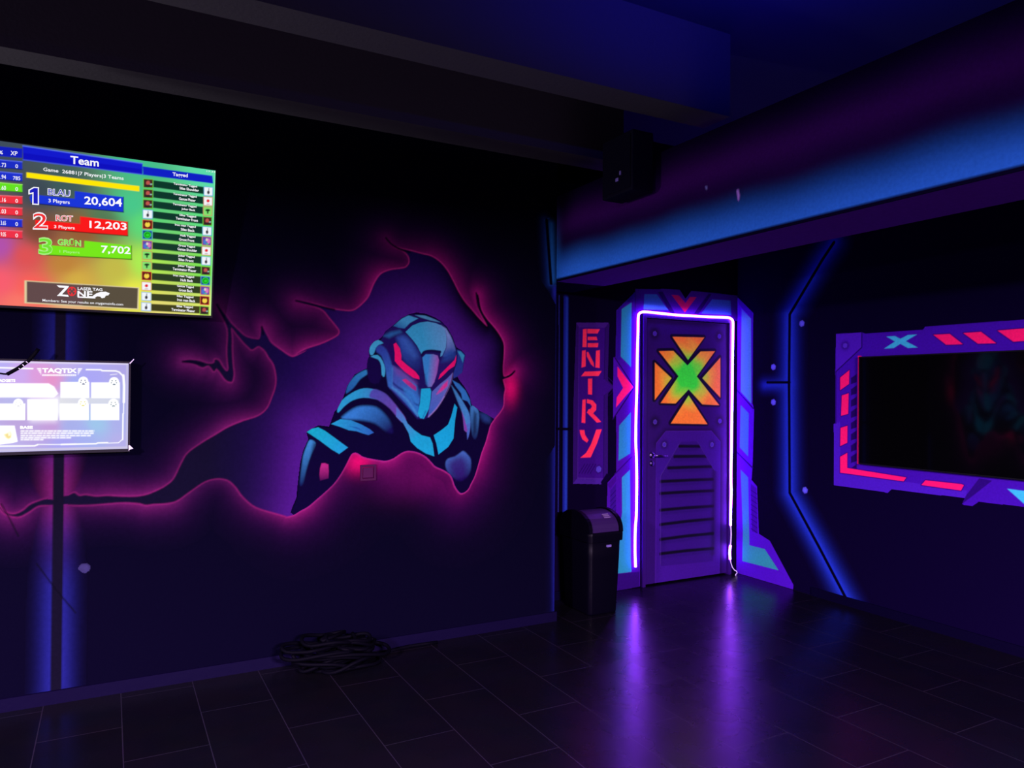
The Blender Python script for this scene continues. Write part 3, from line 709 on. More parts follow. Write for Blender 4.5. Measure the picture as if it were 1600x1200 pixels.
dc.stroke(Z7((1306, 136), (1306, 330)), pd(30, 4, 84), .006, owner=G_TOP)
# take the doorway itself out of the painting
u0, u1 = dX0 - .002, dX1 + .002
dc.O[(dc.U > u0) & (dc.U < u1) & (dc.V < dZ)] = -1
dc.obj('painted_seam', [G_SEAM], M_uvpaint, wd, .0008)
sx, sz = DOOR.uv(922, 756)
sign = empty('entry_sign', (sx, YD, sz), 'tall purple wall sign with red stencil letters reading ENTRY, left of the door', 'sign')
dc.obj('sign_panel', [G_SIGN], M_uvpaint, sign, .0012)
for ch in 'ENTRY':
    o = dc.obj('letter', [let_ids[ch]], M_uvpaint, sign, .0012); o['label'] = 'red stencil letter ' + ch
sur = empty('door_surround', (dX0, YD, 0), 'purple and cyan painted portal around the door, spreading onto the right wall', 'door surround')
dc.obj('portal_panel', [G_SUR], M_uvpaint, sur, .0012)
dc.obj('portal_header', [G_TOP], M_uvpaint, sur, .0012)
dc.obj('cyan_inlay', [G_CY], M_uvpaint, sur, .0012)
dc.obj('red_chevron', [G_CHV], M_uvpaint, sur, .0012)
del dc

# ------------------------------------------------------------------ the door
jt, jd = .018, .012
bm = bmesh.new()
add_box(bm, dX0, dX0 + .03, YD - jd, YD + .12, 0, dZ); add_box(bm, dX1 - .03, dX1, YD - jd, YD + .12, 0, dZ); add_box(bm, dX0 + .03, dX1 - .03, YD - jd, YD + .12, dZ - .03, dZ)
door = empty('door_1', ((dX0 + dX1) / 2, YD, 0), 'purple door with a big orange and green X emblem and painted louvres', 'door'); door['kind'] = 'structure'
bm_obj('door_frame', bm, M_jamb, door)
LEAFY = YD + .006
LEAF = Plane((0, LEAFY, 0), (1, 0, 0), (0, 0, 1))
lx0, lx1, lz1 = dX0 + .034, dX1 - .034, dZ - .034
box_obj('door_leaf', (lx0, lx1, LEAFY, LEAFY + .045, .012, lz1), mat('door_leaf_paint', tuple(pd(34, 4, 92)), .4, .3), door, .003)
dl = Canvas(LEAF, lx0 + .003, lx1 - .003, .014, lz1 - .003, .0036, pd(36, 3, 96))
L_BASE, L_BOLT, L_GRILL, L_SLAT = [dl.own(n) for n in 'abcd']
dl.O[:] = L_BASE
D = crop(1000, 660, 4.61); XX = crop(980, 480, 5.455)
def lf(pts, c, owner=None, soft=None, grad=None, alpha=1.0):
    if grad is not None: grad = (grad[0], grad[1], pd(*grad[2]))
    dl.fill(pts, pd(*c), owner=owner, soft=soft, grad=grad, alpha=alpha)
ex, ez = LEAF.uv(1074, 588)
rr = np.sqrt((dl.U - ex) ** 2 + ((dl.V - ez) * 1.0) ** 2) + .012 * np.sin(dl.U * 41 + 2 * np.sin(dl.V * 23)) + .010 * np.sin(dl.V * 37 + dl.U * 19)
stops = [(0.095, pd(52, 210, 62)), (.135, pd(118, 205, 60)), (.185, pd(184, 184, 58)), (.24, pd(232, 146, 52)), (.31, pd(240, 112, 44))]
emb = np.tile(stops[0][1], rr.shape + (1,))
for (r0, c0), (r1, c1) in zip(stops, stops[1:]):
    t = np.clip((rr - r0) / (r1 - r0), 0, 1)[..., None]; emb = np.where(rr[..., None] > r0, c0 * (1 - t) + c1 * t, emb)
EMB = [((385, 252), (657, 258), (518, 450)), ((793, 430), (793, 770), (640, 605)), ((235, 472), (377, 605), (235, 790)), ((523, 752), (683, 997), (372, 990))]
XB = ((270, 375), (392, 372), (513, 497), (625, 378), (748, 375), (592, 590), (783, 835), (640, 828), (523, 700), (412, 820), (285, 817), (437, 588))
for p in EMB + [XB]: dl.stroke([(x - .8, y - .6) for x, y in XX(*p)], pd(6, 0, 30), .040, closed=True)
xid = dl.own('x'); tri = []
def emblem(p, owner):
    P = np.array(LEAF.uvs(XX(*p))); w = dl.win(P, .02); d = dl.dist(P, dl.U[w], dl.V[w])
    A = np.clip(.5 - d / .005, 0, 1); dl.blend(w, A, emb[w], owner)
for p in EMB:
    tri.append(dl.own('t')); emblem(p, tri[-1])
emblem(XB, xid)
for bx, by in ((235, 225), (785, 248), (237, 978), (790, 970)):
    px, py = 980 + bx / 5.455, 480 + by / 5.455
    u, v = LEAF.uv(px, py)
    dl.spray([(u, v), (u + .001, v)], pd(10, 0, 40), .048, uv=True, power=3, alpha=.95)
    dl.dot(px, py, .021, pd(72, 40, 160), L_BOLT); dl.dot(px, py, .014, pd(56, 26, 150), L_BOLT)
# lower louvre panel
dl.spray(D((115, 150), (185, 62), (515, 60), (580, 140), (575, 1105)), pd(14, 0, 48), .028, alpha=.8)
lf(D((115, 150), (185, 62), (515, 60), (580, 140), (575, 1130), (105, 1190)), (46, 6, 122), L_GRILL)
dl.stroke(D((112, 1185), (118, 150), (187, 63), (513, 61), (578, 141)), pd(62, 16, 134), .006, alpha=.7)
lf(D((148, 385), (290, 140), (412, 135), (535, 345), (525, 1000), (150, 1035)), (38, 4, 106), L_SLAT)
dl.spray(D((535, 345), (525, 940)), pd(10, 0, 44), .03, alpha=.7, power=2)
for (x0, y0, x1, y1) in ((285, 172, 430, 172), (248, 246, 480, 244), (204, 328, 512, 318), (150, 426, 522, 410), (148, 512, 525, 492), (148, 632, 525, 603), (148, 736, 525, 695), (148, 843, 525, 800), (148, 946, 525, 908)):
    cx, cy = (x0 + x1) / 2, (y0 * .42 + y1 * .58)
    dl.stroke(D((x0, y0), (cx, cy), (x1, y1)), pd(3, 0, 18), .026, owner=L_SLAT, soft=.007)
    dl.stroke(D((x0 + 10, y0 + 24), (cx, cy + 26), (x1 - 20, y1 + 22)), pd(24, 2, 84), .014, soft=.016, alpha=.7)
lf(D((148, 385), (290, 140), (240, 130), (118, 160), (115, 400)), (44, 6, 122), L_GRILL)
lf(D((535, 345), (412, 135), (460, 120), (578, 145), (572, 360)), (44, 6, 122), L_GRILL)
dl.stroke(D((148, 1020), (148, 385), (290, 140)), pd(66, 34, 130), .005, alpha=.6)
dl.stroke(D((412, 135), (535, 345)), pd(66, 34, 130), .005, alpha=.5)
dl.stroke(D((115, 240), (225, 240)), pd(56, 24, 120), .004, alpha=.7)
for bx, by in ((175, 160), (518, 160)):
    px, py = 1000 + bx / 4.61, 660 + by / 4.61; u, v = LEAF.uv(px, py)
    dl.spray([(u, v), (u + .001, v)], pd(14, 0, 50), .036, uv=True, power=3, alpha=.8)
    dl.dot(px, py, .022, pd(74, 44, 160), L_BOLT); dl.dot(px, py, .014, pd(52, 20, 160), L_BOLT)
leafp = dl.obj('painted_front', [L_BASE], M_doorpaint, door, .0008)
dl.obj('louvre_frame', [L_GRILL], M_doorpaint, door, .0008)
dl.obj('louvre', [L_SLAT], M_doorpaint, door, .0008)
dl.obj('painted_bolt', [L_BOLT], M_doorpaint, door, .0008)
o = dl.obj('emblem_cross', [xid], M_doorpaint, door, .0008); o['label'] = 'green and orange X'
for t in tri: dl.obj('emblem_triangle', [t], M_doorpaint, door, .0008)
del dl
# lever handle and keyhole
hu, hv = LEAF.uv(1018, 711)
bm = bmesh.new()
tube_bm(bm, [(hu, LEAFY - .001, hv), (hu, LEAFY - .010, hv)], .025, 20)
tube_bm(bm, [(hu, LEAFY - .010, hv), (hu, LEAFY - .045, hv), (hu + .012, LEAFY - .055, hv - .001), (hu + .05, LEAFY - .056, hv - .004), (hu + .11, LEAFY - .054, hv - .006)], [.010, .010, .010, .009, .008], 12)
bm_obj('door_handle', bm, mat('purple_tinted_steel', (.10, .07, .16), .3, .5, metal=1.0), door, True)
kv = LEAF.uv(1017, 724)[1]
tube_obj('key_plate', [(hu, LEAFY - .001, kv), (hu, LEAFY - .009, kv)], .022, mat('key_plate_steel', (.06, .04, .12), .35, .5, metal=1.0), door, 20)

# ------------------------------------------------------------------ neon strip round the door
NEON = Plane((0, YD - .022, 0), (1, 0, 0), (0, 0, 1))
def neon3(px): return [tuple(NEON.pt(*NEON.uv(*p))) for p in px]
led = empty('led_strip', (dX0, YD - .022, .2), 'white violet glowing LED strip framing the door on three sides', 'LED strip')
run = [(993.0, 886), (992.2, 860), (992.6, 827), (994.2, 806), (994.6, 783), (994.9, 750), (994.3, 713), (993.4, 690), (993.8, 651), (995.2, 600), (995.6, 562), (996.8, 520), (997.2, 497), (998.5, 490.5), (1003.5, 487.6),
       (1012, 487.6), (1030, 489.4), (1060, 492.4), (1085, 493.8), (1110, 495.2), (1136, 496.2), (1142, 498), (1145.2, 503), (1145.2, 520), (1144.6, 560), (1144.2, 607), (1143.6, 650), (1142.9, 700), (1142.2, 745), (1142.6, 770), (1141.6, 800), (1141.6, 821)]
R_LED = .0092
tube_obj('light_tube', neon3(smooth(run, False, 4)), R_LED, M_led, led, 8)
tube_obj('light_tube', neon3(smooth([(1141.4, 852), (1140.2, 862), (1140.8, 874)], False, 4)), R_LED, M_led, led, 8)
tube_obj('dark_section', neon3(smooth([(1141.6, 821), (1142.4, 835), (1141.4, 852)], False, 4)), .006, M_leddim, led, 8)
tube_obj('wire_end', [tuple(Vector(p) - Vector((0, .006 * i, 0))) for i, p in enumerate(neon3([(1140.8, 874), (1141.4, 880), (1142.6, 886), (1145, 890), (1147.5, 891.5), (1147.5, 894.5), (1144.5, 896), (1143.5, 898)]))], .0042, M_plug, led, 8)

# ------------------------------------------------------------------ right wall: portal wing, blue seams, bolts
pr = lambda r, g, b: paint((r, g, b), 'right')
Z6 = crop(1120, 360, 2.0)
rc = Canvas(RIGHT, -YD + .001, -3.15, .002, 2.62, .004, paint(WALL_R, 'right'))
R_SUR, R_CY, R_SEAM, R_LINE = [rc.own(n) for n in 'abcd']
def rf(pts, c, owner, soft=None, grad=None, alpha=1.0):
    wh = 'wing' if owner == R_CY else 'right'
    if grad is not None: grad = (grad[0], grad[1], paint(grad[2], wh))
    rc.fill(pts, paint(c, wh), owner=owner, soft=soft, grad=grad, alpha=alpha)
mainline = Z6((366, 38), (330, 92), (228, 263), (226, 480), (228, 820), (320, 990), (412, 1165))
rc.spray(mainline, pr(28, 40, 176), .060, owner=R_SEAM, power=1.35)
rc.spray(Z6((150, 484), (228, 482)), pr(26, 34, 160), .040, owner=R_SEAM, power=1.4, alpha=.8)
for bx, by in ((266, 291), (177, 427), (177, 537), (276, 812)):
    px, py = 1120 + bx / 2, 360 + by / 2
    b_id = rc.own('bolt'); rc.dot(px, py, .026, pr(74, 58, 188), b_id); rc.dot(px, py, .015, pr(84, 70, 200), b_id)
rc.stroke(mainline, pr(3, 1, 20), .026, owner=R_LINE)
rc.stroke(Z6((158, 475), (228, 475)), pr(3, 1, 20), .020, owner=R_LINE)
# portal wing
rf(Z6((40, 204), (68, 212), (114, 258), (112, 540), (117, 560), (113, 720), (109, 780), (126, 800), (132, 948), (166, 970), (240, 1108), (238, 1128), (55, 1082), (30, 1076)), (66, 10, 160), R_SUR)
rf(Z6((60, 206), (68, 212), (114, 258), (112, 545), (100, 530), (104, 272), (70, 232)), (52, 10, 130), R_SUR)
rc.stroke(Z6((62, 498), (114, 556)), pr(34, 3, 92), .014, owner=R_SUR); rc.stroke(Z6((60, 690), (112, 742)), pr(34, 3, 92), .014, owner=R_SUR)
rf(Z6((78, 246), (107, 276), (108, 541), (75, 504)), (70, 122, 205), R_CY)
rf(Z6((75, 546), (100, 572), (98, 706), (72, 678)), (60, 100, 205), R_CY)
rf(Z6((75, 748), (98, 772), (102, 984), (150, 996), (193, 1062), (80, 1033), (82, 940)), (58, 96, 205), R_CY, grad=((1166, 780), (1175, 870), (50, 128, 192)))
rf(Z6((106, 790), (124, 806), (128, 948), (110, 940)), (52, 6, 124), R_SUR)
for i in range(9):
    rc.stroke(Z6((108, 812 + i * 15), (126, 824 + i * 15)), pr(34, 3, 90), .007, owner=R_SUR)
rc.spray(Z6((128, 945), (166, 968), (240, 1100)), pr(2, 0, 8), .02, alpha=.0)
rc.obj('portal_wing', [R_SUR], M_uvpaint, sur, .0012)
rc.obj('cyan_inlay', [R_CY], M_uvpaint, sur, .0012)
rc.obj('painted_seam_glow', [R_SEAM], M_uvpaint, wr, .0008)
rc.obj('painted_seam', [R_LINE], M_uvpaint, wr, .0008)
for i, n in enumerate(rc.names):
    if n == 'bolt': rc.obj('painted_bolt', [i], M_uvpaint, wr, .0008)
del rc

# ------------------------------------------------------------------ right wall: the black television in its painted frame
Q = crop(1280, 480, 3.6375)
END = -1.98                              # right end of the frame on the wall (u = -Y)
ru = RIGHT.uv
def RU(pts): return [p if isinstance(p, tuple) and len(p) == 2 else p for p in pts]
qc = Canvas(RIGHT, ru(1303, 600)[0] - .03, END + .02, ru(1303, 768)[1] - .12, ru(1303, 519)[1] + .1, .0036, paint(WALL_R, 'right'))
F_BODY, F_RED, F_CY, F_PLATE, F_CELL, F_BOLT, F_CY2 = [qc.own(n) for n in 'abcdefg']
def qf(pts, c, owner, uv=False, soft=None, alpha=1.0): qc.fill(pts, pr(*c), owner=owner, uv=uv, soft=soft, alpha=alpha)
QU = lambda *p: RIGHT.uvs(Q(*p))
top_edge = QU((95, 152), (243, 143), (262, 150), (590, 128), (602, 111), (1164, 70))
bot_edge = QU((1164, 1136), (905, 1108), (870, 1132), (808, 1122), (835, 1088), (410, 1036), (390, 1056), (82, 1012), (82, 664), (95, 658), (90, 370))
bot_end = (END, bot_edge[0][1]); top_end = (END, top_edge[-1][1])
qf(top_edge + [top_end, bot_end] + bot_edge, (54, 8, 144), F_BODY, uv=True)
qf(QU((82, 664), (120, 650), (120, 940), (480, 990), (840, 1042), (835, 1088), (410, 1036), (390, 1056), (82, 1012)), (62, 16, 160), F_BODY, uv=True)
qc.stroke(QU((95, 372), (95, 658)), pr(40, 6, 108), .012, owner=F_BODY, uv=True)
qf(QU((910, 972), (985, 985), (870, 1075), (808, 1122), (835, 1070)), (34, 4, 96), F_BODY, uv=True)
qf(QU((96, 153), (243, 144), (243, 222), (240, 232), (96, 364)), (66, 16, 160), F_PLATE, uv=True)
qc.stroke(QU((243, 144), (243, 228), (94, 368)), pr(26, 3, 80), .008, owner=F_BODY, uv=True)
u, v = ru(1280 + 148 / 3.6375, 480 + 218 / 3.6375)
qc.spray([(u, v), (u + .001, v)], pr(28, 4, 84), .034, uv=True, power=3, owner=F_PLATE, alpha=.8)
qc.dot(1280 + 148 / 3.6375, 480 + 218 / 3.6375, .020, pr(74, 30, 170), F_BOLT)
for i in range(9):
    y = 380 + i * 64
    qf(QU((181, y + 22), (214, y), (214, y + 46), (181, y + 58)), (26, 3, 76), F_CELL, uv=True)
redp = [((120, 400), (172, 358), (170, 436), (120, 471)), ((129, 502), (168, 489), (165, 606), (125, 617)), ((122, 686), (161, 674), (160, 770), (120, 789)),
        ((120, 850), (160, 828), (160, 914), (495, 968), (480, 989), (120, 940)), ((605, 984), (808, 1006), (822, 1012), (806, 1041), (582, 1010)),
        ((650, 157), (742, 152), (816, 210), (722, 213)), ((820, 147), (920, 140), (1006, 205), (903, 207)), ((1015, 133), (1230, 116), (1330, 178), (1105, 196))]
red_ids = []
for p in redp:
    red_ids.append(qc.own('red')); P = QU(*p)
    qc.stroke(P, pr(36, 3, 100), .012, closed=True, uv=True); qf(P, (226, 16, 96), red_ids[-1], uv=True)
qf(QU((383, 167), (430, 164), (462, 180), (505, 158), (556, 155), (492, 193), (560, 229), (505, 232), (462, 208), (425, 232), (370, 235), (432, 195)), (52, 142, 196), F_CY, uv=True)
qf(QU((1070, 1032), (1230, 1052), (1260, 1130), (1164, 1116)), (50, 140, 204), F_CY2, uv=True)
qf(QU((221, 276), (241, 278), (232, 893), (216, 890)), (222, 16, 84), red_ids[0], uv=True)
tvl, tvt = QU((238, 279))[0]; _, tvb = QU((232, 893))[0]
tvt2 = QU((1164, 245))[0][1]
tvr = tvl + (tvt - tvb) * 16 / 9
cut = (qc.U > tvl + .012) & (qc.V < tvt - .01) & (qc.V > tvb + .01) & (qc.U < END - .12)
qc.O[cut] = -1
qc.O[(qc.U > END)] = -1
frm = empty('screen_frame', (XR, -ru(1305, 640)[0], ru(1305, 760)[1]), 'purple painted frame with red dashes around the black screen on the right wall', 'screen frame')
qc.obj('frame_body', [F_BODY], M_uvpaint, frm, .0012)
qc.obj('corner_plate', [F_PLATE], M_uvpaint, frm, .0012); qc.obj('painted_bolt', [F_BOLT], M_uvpaint, frm, .0012)
qc.obj('cyan_mark', [F_CY], M_uvpaint, frm, .0012); qc.obj('cyan_mark', [F_CY2], M_uvpaint, frm, .0012); qc.obj('vent_cells', [F_CELL], M_uvpaint, frm, .0012)
for i in red_ids: qc.obj('red_dash', [i], M_uvpaint, frm, .0012)
del qc
ty0, ty1 = -tvl, -(tvr)
tv3 = empty('television', (XR, (ty0 + ty1) / 2, tvb), 'switched-off black television inside the purple frame on the right wall', 'television')
box_obj('housing', (XR - .035, XR - .001, ty1, ty0 - .006, tvb + .004, tvt - .004), M_black, tv3, .003)
box_obj('screen', (XR - .0365, XR - .0345, ty1 + .008, ty0 - .016, tvb + .014, tvt - .012), M_glassblack, tv3)
# ------------------------------------------------------------------ the scoreboard television (tilted down a little)
def ray_at_y(px, py, Y):
    d = pxray(px, py); return CC + d * (Y / d[1])
Pb = ray_at_y(329.5, 493.3, 4.075)
d_ = pxray(336.7, 266.6); Pt = CC + d_ * (Pb[0] / d_[0])
upv = Pt - Pb; upv[0] = 0; Hs = float(np.linalg.norm(upv)); upv /= Hs
TV1 = Plane(Pb, (1, 0, 0), upv)
Ws = Hs * 16 / 9
tv1 = empty('television', (Pb[0] - Ws / 2, YL, Pb[2]), 'large lit scoreboard television high on the left wall, showing team scores', 'television')
T1 = Matrix(((1, upv[0], TV1.n[0], Pb[0]), (0, upv[1], TV1.n[1], Pb[1]), (0, upv[2], TV1.n[2], Pb[2]), (0, 0, 0, 1)))
def bezel_bm(W, H, bw, d0, d1):
    bm = bmesh.new()
    add_box(bm, -W - bw, bw, H, H + bw, d0, d1); add_box(bm, -W - bw, bw, -bw * 1.6, 0, d0, d1)
    add_box(bm, -W - bw, -W, 0, H, d0, d1); add_box(bm, 0, bw, 0, H, d0, d1)
    return bm
bm = bezel_bm(Ws, Hs, .007, -.03, .003); bmesh.ops.transform(bm, matrix=T1, verts=bm.verts); bm_obj('bezel', bm, M_black, tv1)
bm = bmesh.new(); add_box(bm, -Ws, 0, 0, Hs, -.028, -.004, T1); bm_obj('back_housing', bm, M_black, tv1)
bm = bmesh.new(); add_box(bm, -Ws * .62, -Ws * .38, Hs * .3, Hs * .7, -.075, -.028, T1)
bm_obj('wall_bracket', bm, M_blackmat, tv1)

S = crop(0, 200, 3.872); S4 = crop(210, 250, 4.8)
s_ = lambda *c: lin(c)
c1 = Canvas(TV1, -Ws, 0, 0, Hs, .0031, (0, 0, 0)); c1.own('s'); c1.O[:] = 0
ctrl = [((-40, 225), (60, 66, 84)), ((5, 240), (62, 78, 92)), ((60, 300), (58, 72, 84)), ((100, 290), (60, 90, 90)), ((215, 250), (66, 190, 140)), ((330, 275), (90, 220, 170)),
        ((205, 320), (70, 200, 140)), ((225, 350), (90, 220, 120)), ((330, 350), (90, 225, 130)), ((160, 345), (80, 120, 84)), ((60, 360), (120, 70, 50)), ((130, 360), (150, 90, 50)),
        ((100, 410), (190, 130, 55)), ((180, 420), (196, 186, 70)), ((225, 410), (170, 240, 80)), ((330, 420), (120, 230, 80)), ((210, 460), (240, 240, 70)), ((330, 480), (226, 236, 110)),
        ((120, 440), (212, 176, 66)), ((40, 400), (226, 80, 80)), ((0, 385), (176, 80, 176)), ((-60, 400), (150, 80, 190)), ((0, 440), (250, 92, 110)), ((50, 450), (255, 92, 84)), ((30, 475), (250, 120, 104)),
        ((110, 485), (230, 180, 130)), ((250, 488), (230, 220, 120)), ((-150, 300), (60, 70, 130)), ((-150, 450), (200, 60, 120)), ((-260, 380), (90, 60, 150))]
num = np.zeros(c1.C.shape); den = np.zeros(c1.U.shape)
for p, c in ctrl:
    u, v = TV1.uv(*p); wgt = 1 / ((c1.U - u) ** 2 + (c1.V - v) ** 2 + .0012) ** 1.6
    num += wgt[..., None] * np.array(c, float); den += wgt
c1.C = lin(np.clip(num / den[..., None], 0, 255))
def bf(pts, c, **k): c1.fill(pts, lin(c), soft=.0022, **k)
bf(S((138, 108), (862, 215), (862, 281), (140, 192)), (12, 14, 190)); bf(S((138, 108), (860, 214), (860, 250), (139, 150)), (20, 30, 214), alpha=.6)
c1.stroke(S((138, 108), (862, 215)), lin((90, 120, 240)), .004); c1.stroke(S((140, 192), (862, 281)), lin((70, 90, 220)), .004)
bf(S((-900, 20), (135, 125), (135, 181), (-900, 100)), (16, 28, 190))
yr = (205, 277, 343, 415, 485, 555, 624)
for y, c in zip(yr, ((26, 44, 196), (28, 48, 205), (100, 226, 30), (238, 48, 64), (240, 48, 64), (26, 44, 205), (238, 48, 70))):
    P = S((-900, y - 96), (134, y), (135, y + 46), (-900, y - 40)) if y < 400 else S((-900, y - 50), (134, y), (135, y + 46), (-900, y + 2))
    bf(P, c); c1.stroke(P[:2], lin(np.minimum(np.array(c) + 70, 255)), .003); c1.stroke(P[2:], lin(np.array(c) * .45), .003)
bf(S((160, 268), (843, 352), (843, 384), (160, 300)), (255, 232, 0))
for poly, c in ((((178, 420), (190, 402), (452, 428), (453, 382), (747, 418), (747, 509), (190, 455)), (22, 52, 216)),
                (((214, 556), (485, 580), (484, 535), (773, 568), (773, 653), (214, 608)), (250, 22, 20)),
                (((236, 704), (510, 726), (510, 682), (796, 712), (796, 795), (244, 766)), (118, 232, 20))):
    bf(S(*poly), c); P = S(*poly); c1.stroke(P[-2:], lin(np.array(c) * .3), .004); c1.stroke(P[-3:-1], lin(np.array(c) * .4), .003)
bf(S((148, 922), (842, 965), (838, 1098), (148, 1060)), (222, 206, 160)); bf(S((162, 928), (834, 970), (830, 1092), (162, 1054)), (96, 72, 72), grad=None)
bf(S((500, 949), (834, 970), (830, 1092), (500, 1074)), (84, 78, 56), alpha=.8)
# tag list
bf(S((863, 232), (1285, 289), (1290, 336), (865, 283)), (14, 30, 196))
mix = lambda a, b, t: np.array(a) * (1 - t) + np.array(b) * t
ICON = dict(k=((70, 34, 36), (120, 220, 60)), w=((240, 246, 252), (60, 60, 70)), g=((104, 22, 18), (246, 214, 70)), h=((14, 70, 130), (40, 220, 40)), v=((96, 70, 170), (220, 120, 190)), l=((130, 226, 110), (14, 50, 24)), r=((244, 246, 250), (226, 24, 40)))
Lc, Rc = 'kkkwghvllgrww', 'wrlkwvrwkhvgk'
def icon(x0, x1, y0, y1, t):
    a, b = ICON[t]; sl = (y1 - y0) * .05; q = S4((x0, y0), (x1, y0 + 6), (x1 - 1, y1 + 4), (x0, y1))
    bf(q, (110, 210, 50) if t == 'k' else (226, 60, 50) if t == 'g' else (90, 160, 230) if t in 'wh' else (220, 110, 90)); cx, cy, w, h = (x0 + x1) / 2, (y0 + y1) / 2 + 3, (x1 - x0), (y1 - y0)
    bf(S4((x0 + 4, y0 + 5), (x1 - 4, y0 + 10), (x1 - 5, y1 - 1), (x0 + 4, y1 - 4)), a)
    el = lambda ox, oy, rx, ry, c, n=12: bf(S4(*[(cx + ox * w + rx * w * math.cos(i * 2 * math.pi / n), cy + oy * h + ry * h * math.sin(i * 2 * math.pi / n)) for i in range(n)]), c)
    if t == 'k': el(-.02, -.06, .2, .24, (190, 86, 76)); el(-.05, .26, .26, .14, (40, 30, 36)); el(.28, .08, .12, .07, (150, 200, 190))
    elif t == 'w': el(0, .1, .14, .2, (50, 46, 56)); el(.04, -.22, .04, .16, (60, 60, 66))
    elif t == 'g': el(0, 0, .26, .28, b); el(0, -.28, .07, .12, a)
    elif t == 'h': el(0, 0, .38, .38, b); el(0, 0, .28, .28, (20, 130, 30)); el(.02, .02, .18, .16, b)
    elif t == 'v': el(-.2, .1, .16, .26, (70, 120, 210)); el(.2, 0, .17, .3, b); el(0, -.15, .12, .16, (230, 210, 200)); el(.05, .3, .14, .1, (60, 180, 160))
    elif t == 'l': el(0, -.12, .26, .13, b); el(0, .1, .08, .18, b)
    elif t == 'r': el(0, -.06, .17, .17, b); el(0, .3, .2, .05, (180, 150, 160))
for i in range(13):
    t = i / 12; yl = 138 + 77.25 * i; yr_ = 200 + 74.6 * i; xl = 66 - 15 * t; xr = 520 - 30 * t
    bf(S4((xl + 76, yl + 14), (xr, yr_ + 2), (xr, yr_ + 56), (xl + 76, yl + 66)), mix((8, 54, 40), (62, 62, 20), max(0, (t - .45) / .55) if t > .45 else 0))
    if i < 13: icon(xl, xl + 76 - 2 * t, yl, yl + 70 - 4 * t, Lc[i]); icon(xr, xr + 70, yr_ - 2, yr_ + 68 - 4 * t, Rc[i])
bf(S4((600, 80), (610, 82), (576, 1166), (566, 1166)), (150, 240, 180), alpha=.5)
scr1 = c1.obj('screen', [0], M_screen_a, tv1, 0.0)
del c1

WHITE = glow_mat('screen_white', (250, 250, 255)); M_green_t = glow_mat('screen_pale_green', (170, 240, 130))
SBLUE, SRED, SGRN = glow_mat('screen_blue_fill', (16, 22, 190)), glow_mat('screen_red_fill', (240, 40, 40)), glow_mat('screen_green_fill', (110, 225, 40))
def quad(x0, y0, x1, y1, slope, tf=S):
    """x0,y0 top-left; x1,y1 lower right of the lettering measured at its left end"""
    dy = (x1 - x0) * slope
    return tf((x0, y0), (x1, y0 + dy), (x1, y1 + dy), (x0, y1))
def texts(name, items, m, plane, parent, off):
    for it in items:
        bm = bmesh.new(); text_bm(bm, it[0], plane, it[1], off, *(it[2:]))
        bm_obj(name, bm, m, parent)
texts('title_text', [('Team', quad(426, 168, 598, 216, .11), .02), ('Game  26881|7 Players|3 Teams', quad(262, 238, 748, 266, .115), .012), ('Tagged', quad(1044, 268, 1136, 296, .10), .02), ('17:33', quad(1250, 256, 1302, 266, .1), 0)], WHITE, TV1, scr1, .0008)
texts('score_text', [('20,604', quad(510, 412, 738, 470, .065), .02), ('12,203', quad(541, 560, 766, 612, .06), .02), ('7,702', quad(612, 710, 790, 762, .05), .02),
                     ('3 Players', quad(293, 428, 422, 456, .085), .012), ('3 Players', quad(327, 587, 452, 610, .075), .012)], WHITE, TV1, scr1, .0008)
texts('score_text', [('1 Players', quad(360, 738, 482, 758, .06), .012)], M_green_t, TV1, scr1, .0008)
def outlined(body, q, fill_m, gname, b0=.075, b1=.012):
    bm = bmesh.new(); text_bm(bm, body, TV1, q, .0008, b0); bm_obj(gname + '_outline', bm, WHITE if fill_m is not SGRN else M_green_t, scr1)
    P = np.array(q); c = P.mean(0); q2 = [tuple(c + (p - c) * np.array([.93, .84])) for p in P]
    bm = bmesh.new(); text_bm(bm, body, TV1, q2, .0016, b1); bm_obj(gname, bm, fill_m, scr1)
for pts, m_, n_, of in ((((172, 374), (204, 356), (236, 358), (236, 466), (195, 464), (196, 398), (172, 402)), WHITE, 'rank_digit_outline', .0008), (((180, 378), (206, 363), (229, 364), (229, 459), (203, 457), (203, 388), (180, 394)), SBLUE, 'rank_digit', .0016)):
    bm = bmesh.new(); bm.faces.new([bm.verts.new(TV1.pt(*TV1.uv(*p), of)) for p in S(*pts)]); bm_obj(n_, bm, m_, scr1)
outlined('2', quad(198, 508, 290, 614, .02), SRED, 'rank_digit', .05, 0); outlined('3', quad(232, 660, 318, 768, .02), SGRN, 'rank_digit', .05, 0)
outlined('BLAU', quad(288, 364, 426, 406, .085), SBLUE, 'team_name', .05, 0); outlined('ROT', quad(336, 524, 442, 562, .05), SRED, 'team_name', .05, 0); outlined('GRÜN', quad(348, 662, 491, 708, .07), SGRN, 'team_name', .05, 0)
row_items = []
for a, b, y in zip(('.73', '.94', '.60', '.16', '.03', '3.65', '9.05'), ('0', '785', '0', '0', '0', '0', '0'), yr):
    row_items.append((a, quad(4, y + 5, 36, y + 31, .06), .01)); w_ = 44 if len(b) > 1 else 16; row_items.append((b, quad(101 - w_ / 2, y + 14, 101 + w_ / 2, y + 37, .06), .01))
row_items += [('%', quad(-8, 136, 18, 158, .07), .02), ('XP', quad(64, 138, 106, 164, .09), .012)]
texts('table_text', row_items, WHITE, TV1, scr1, .0008)
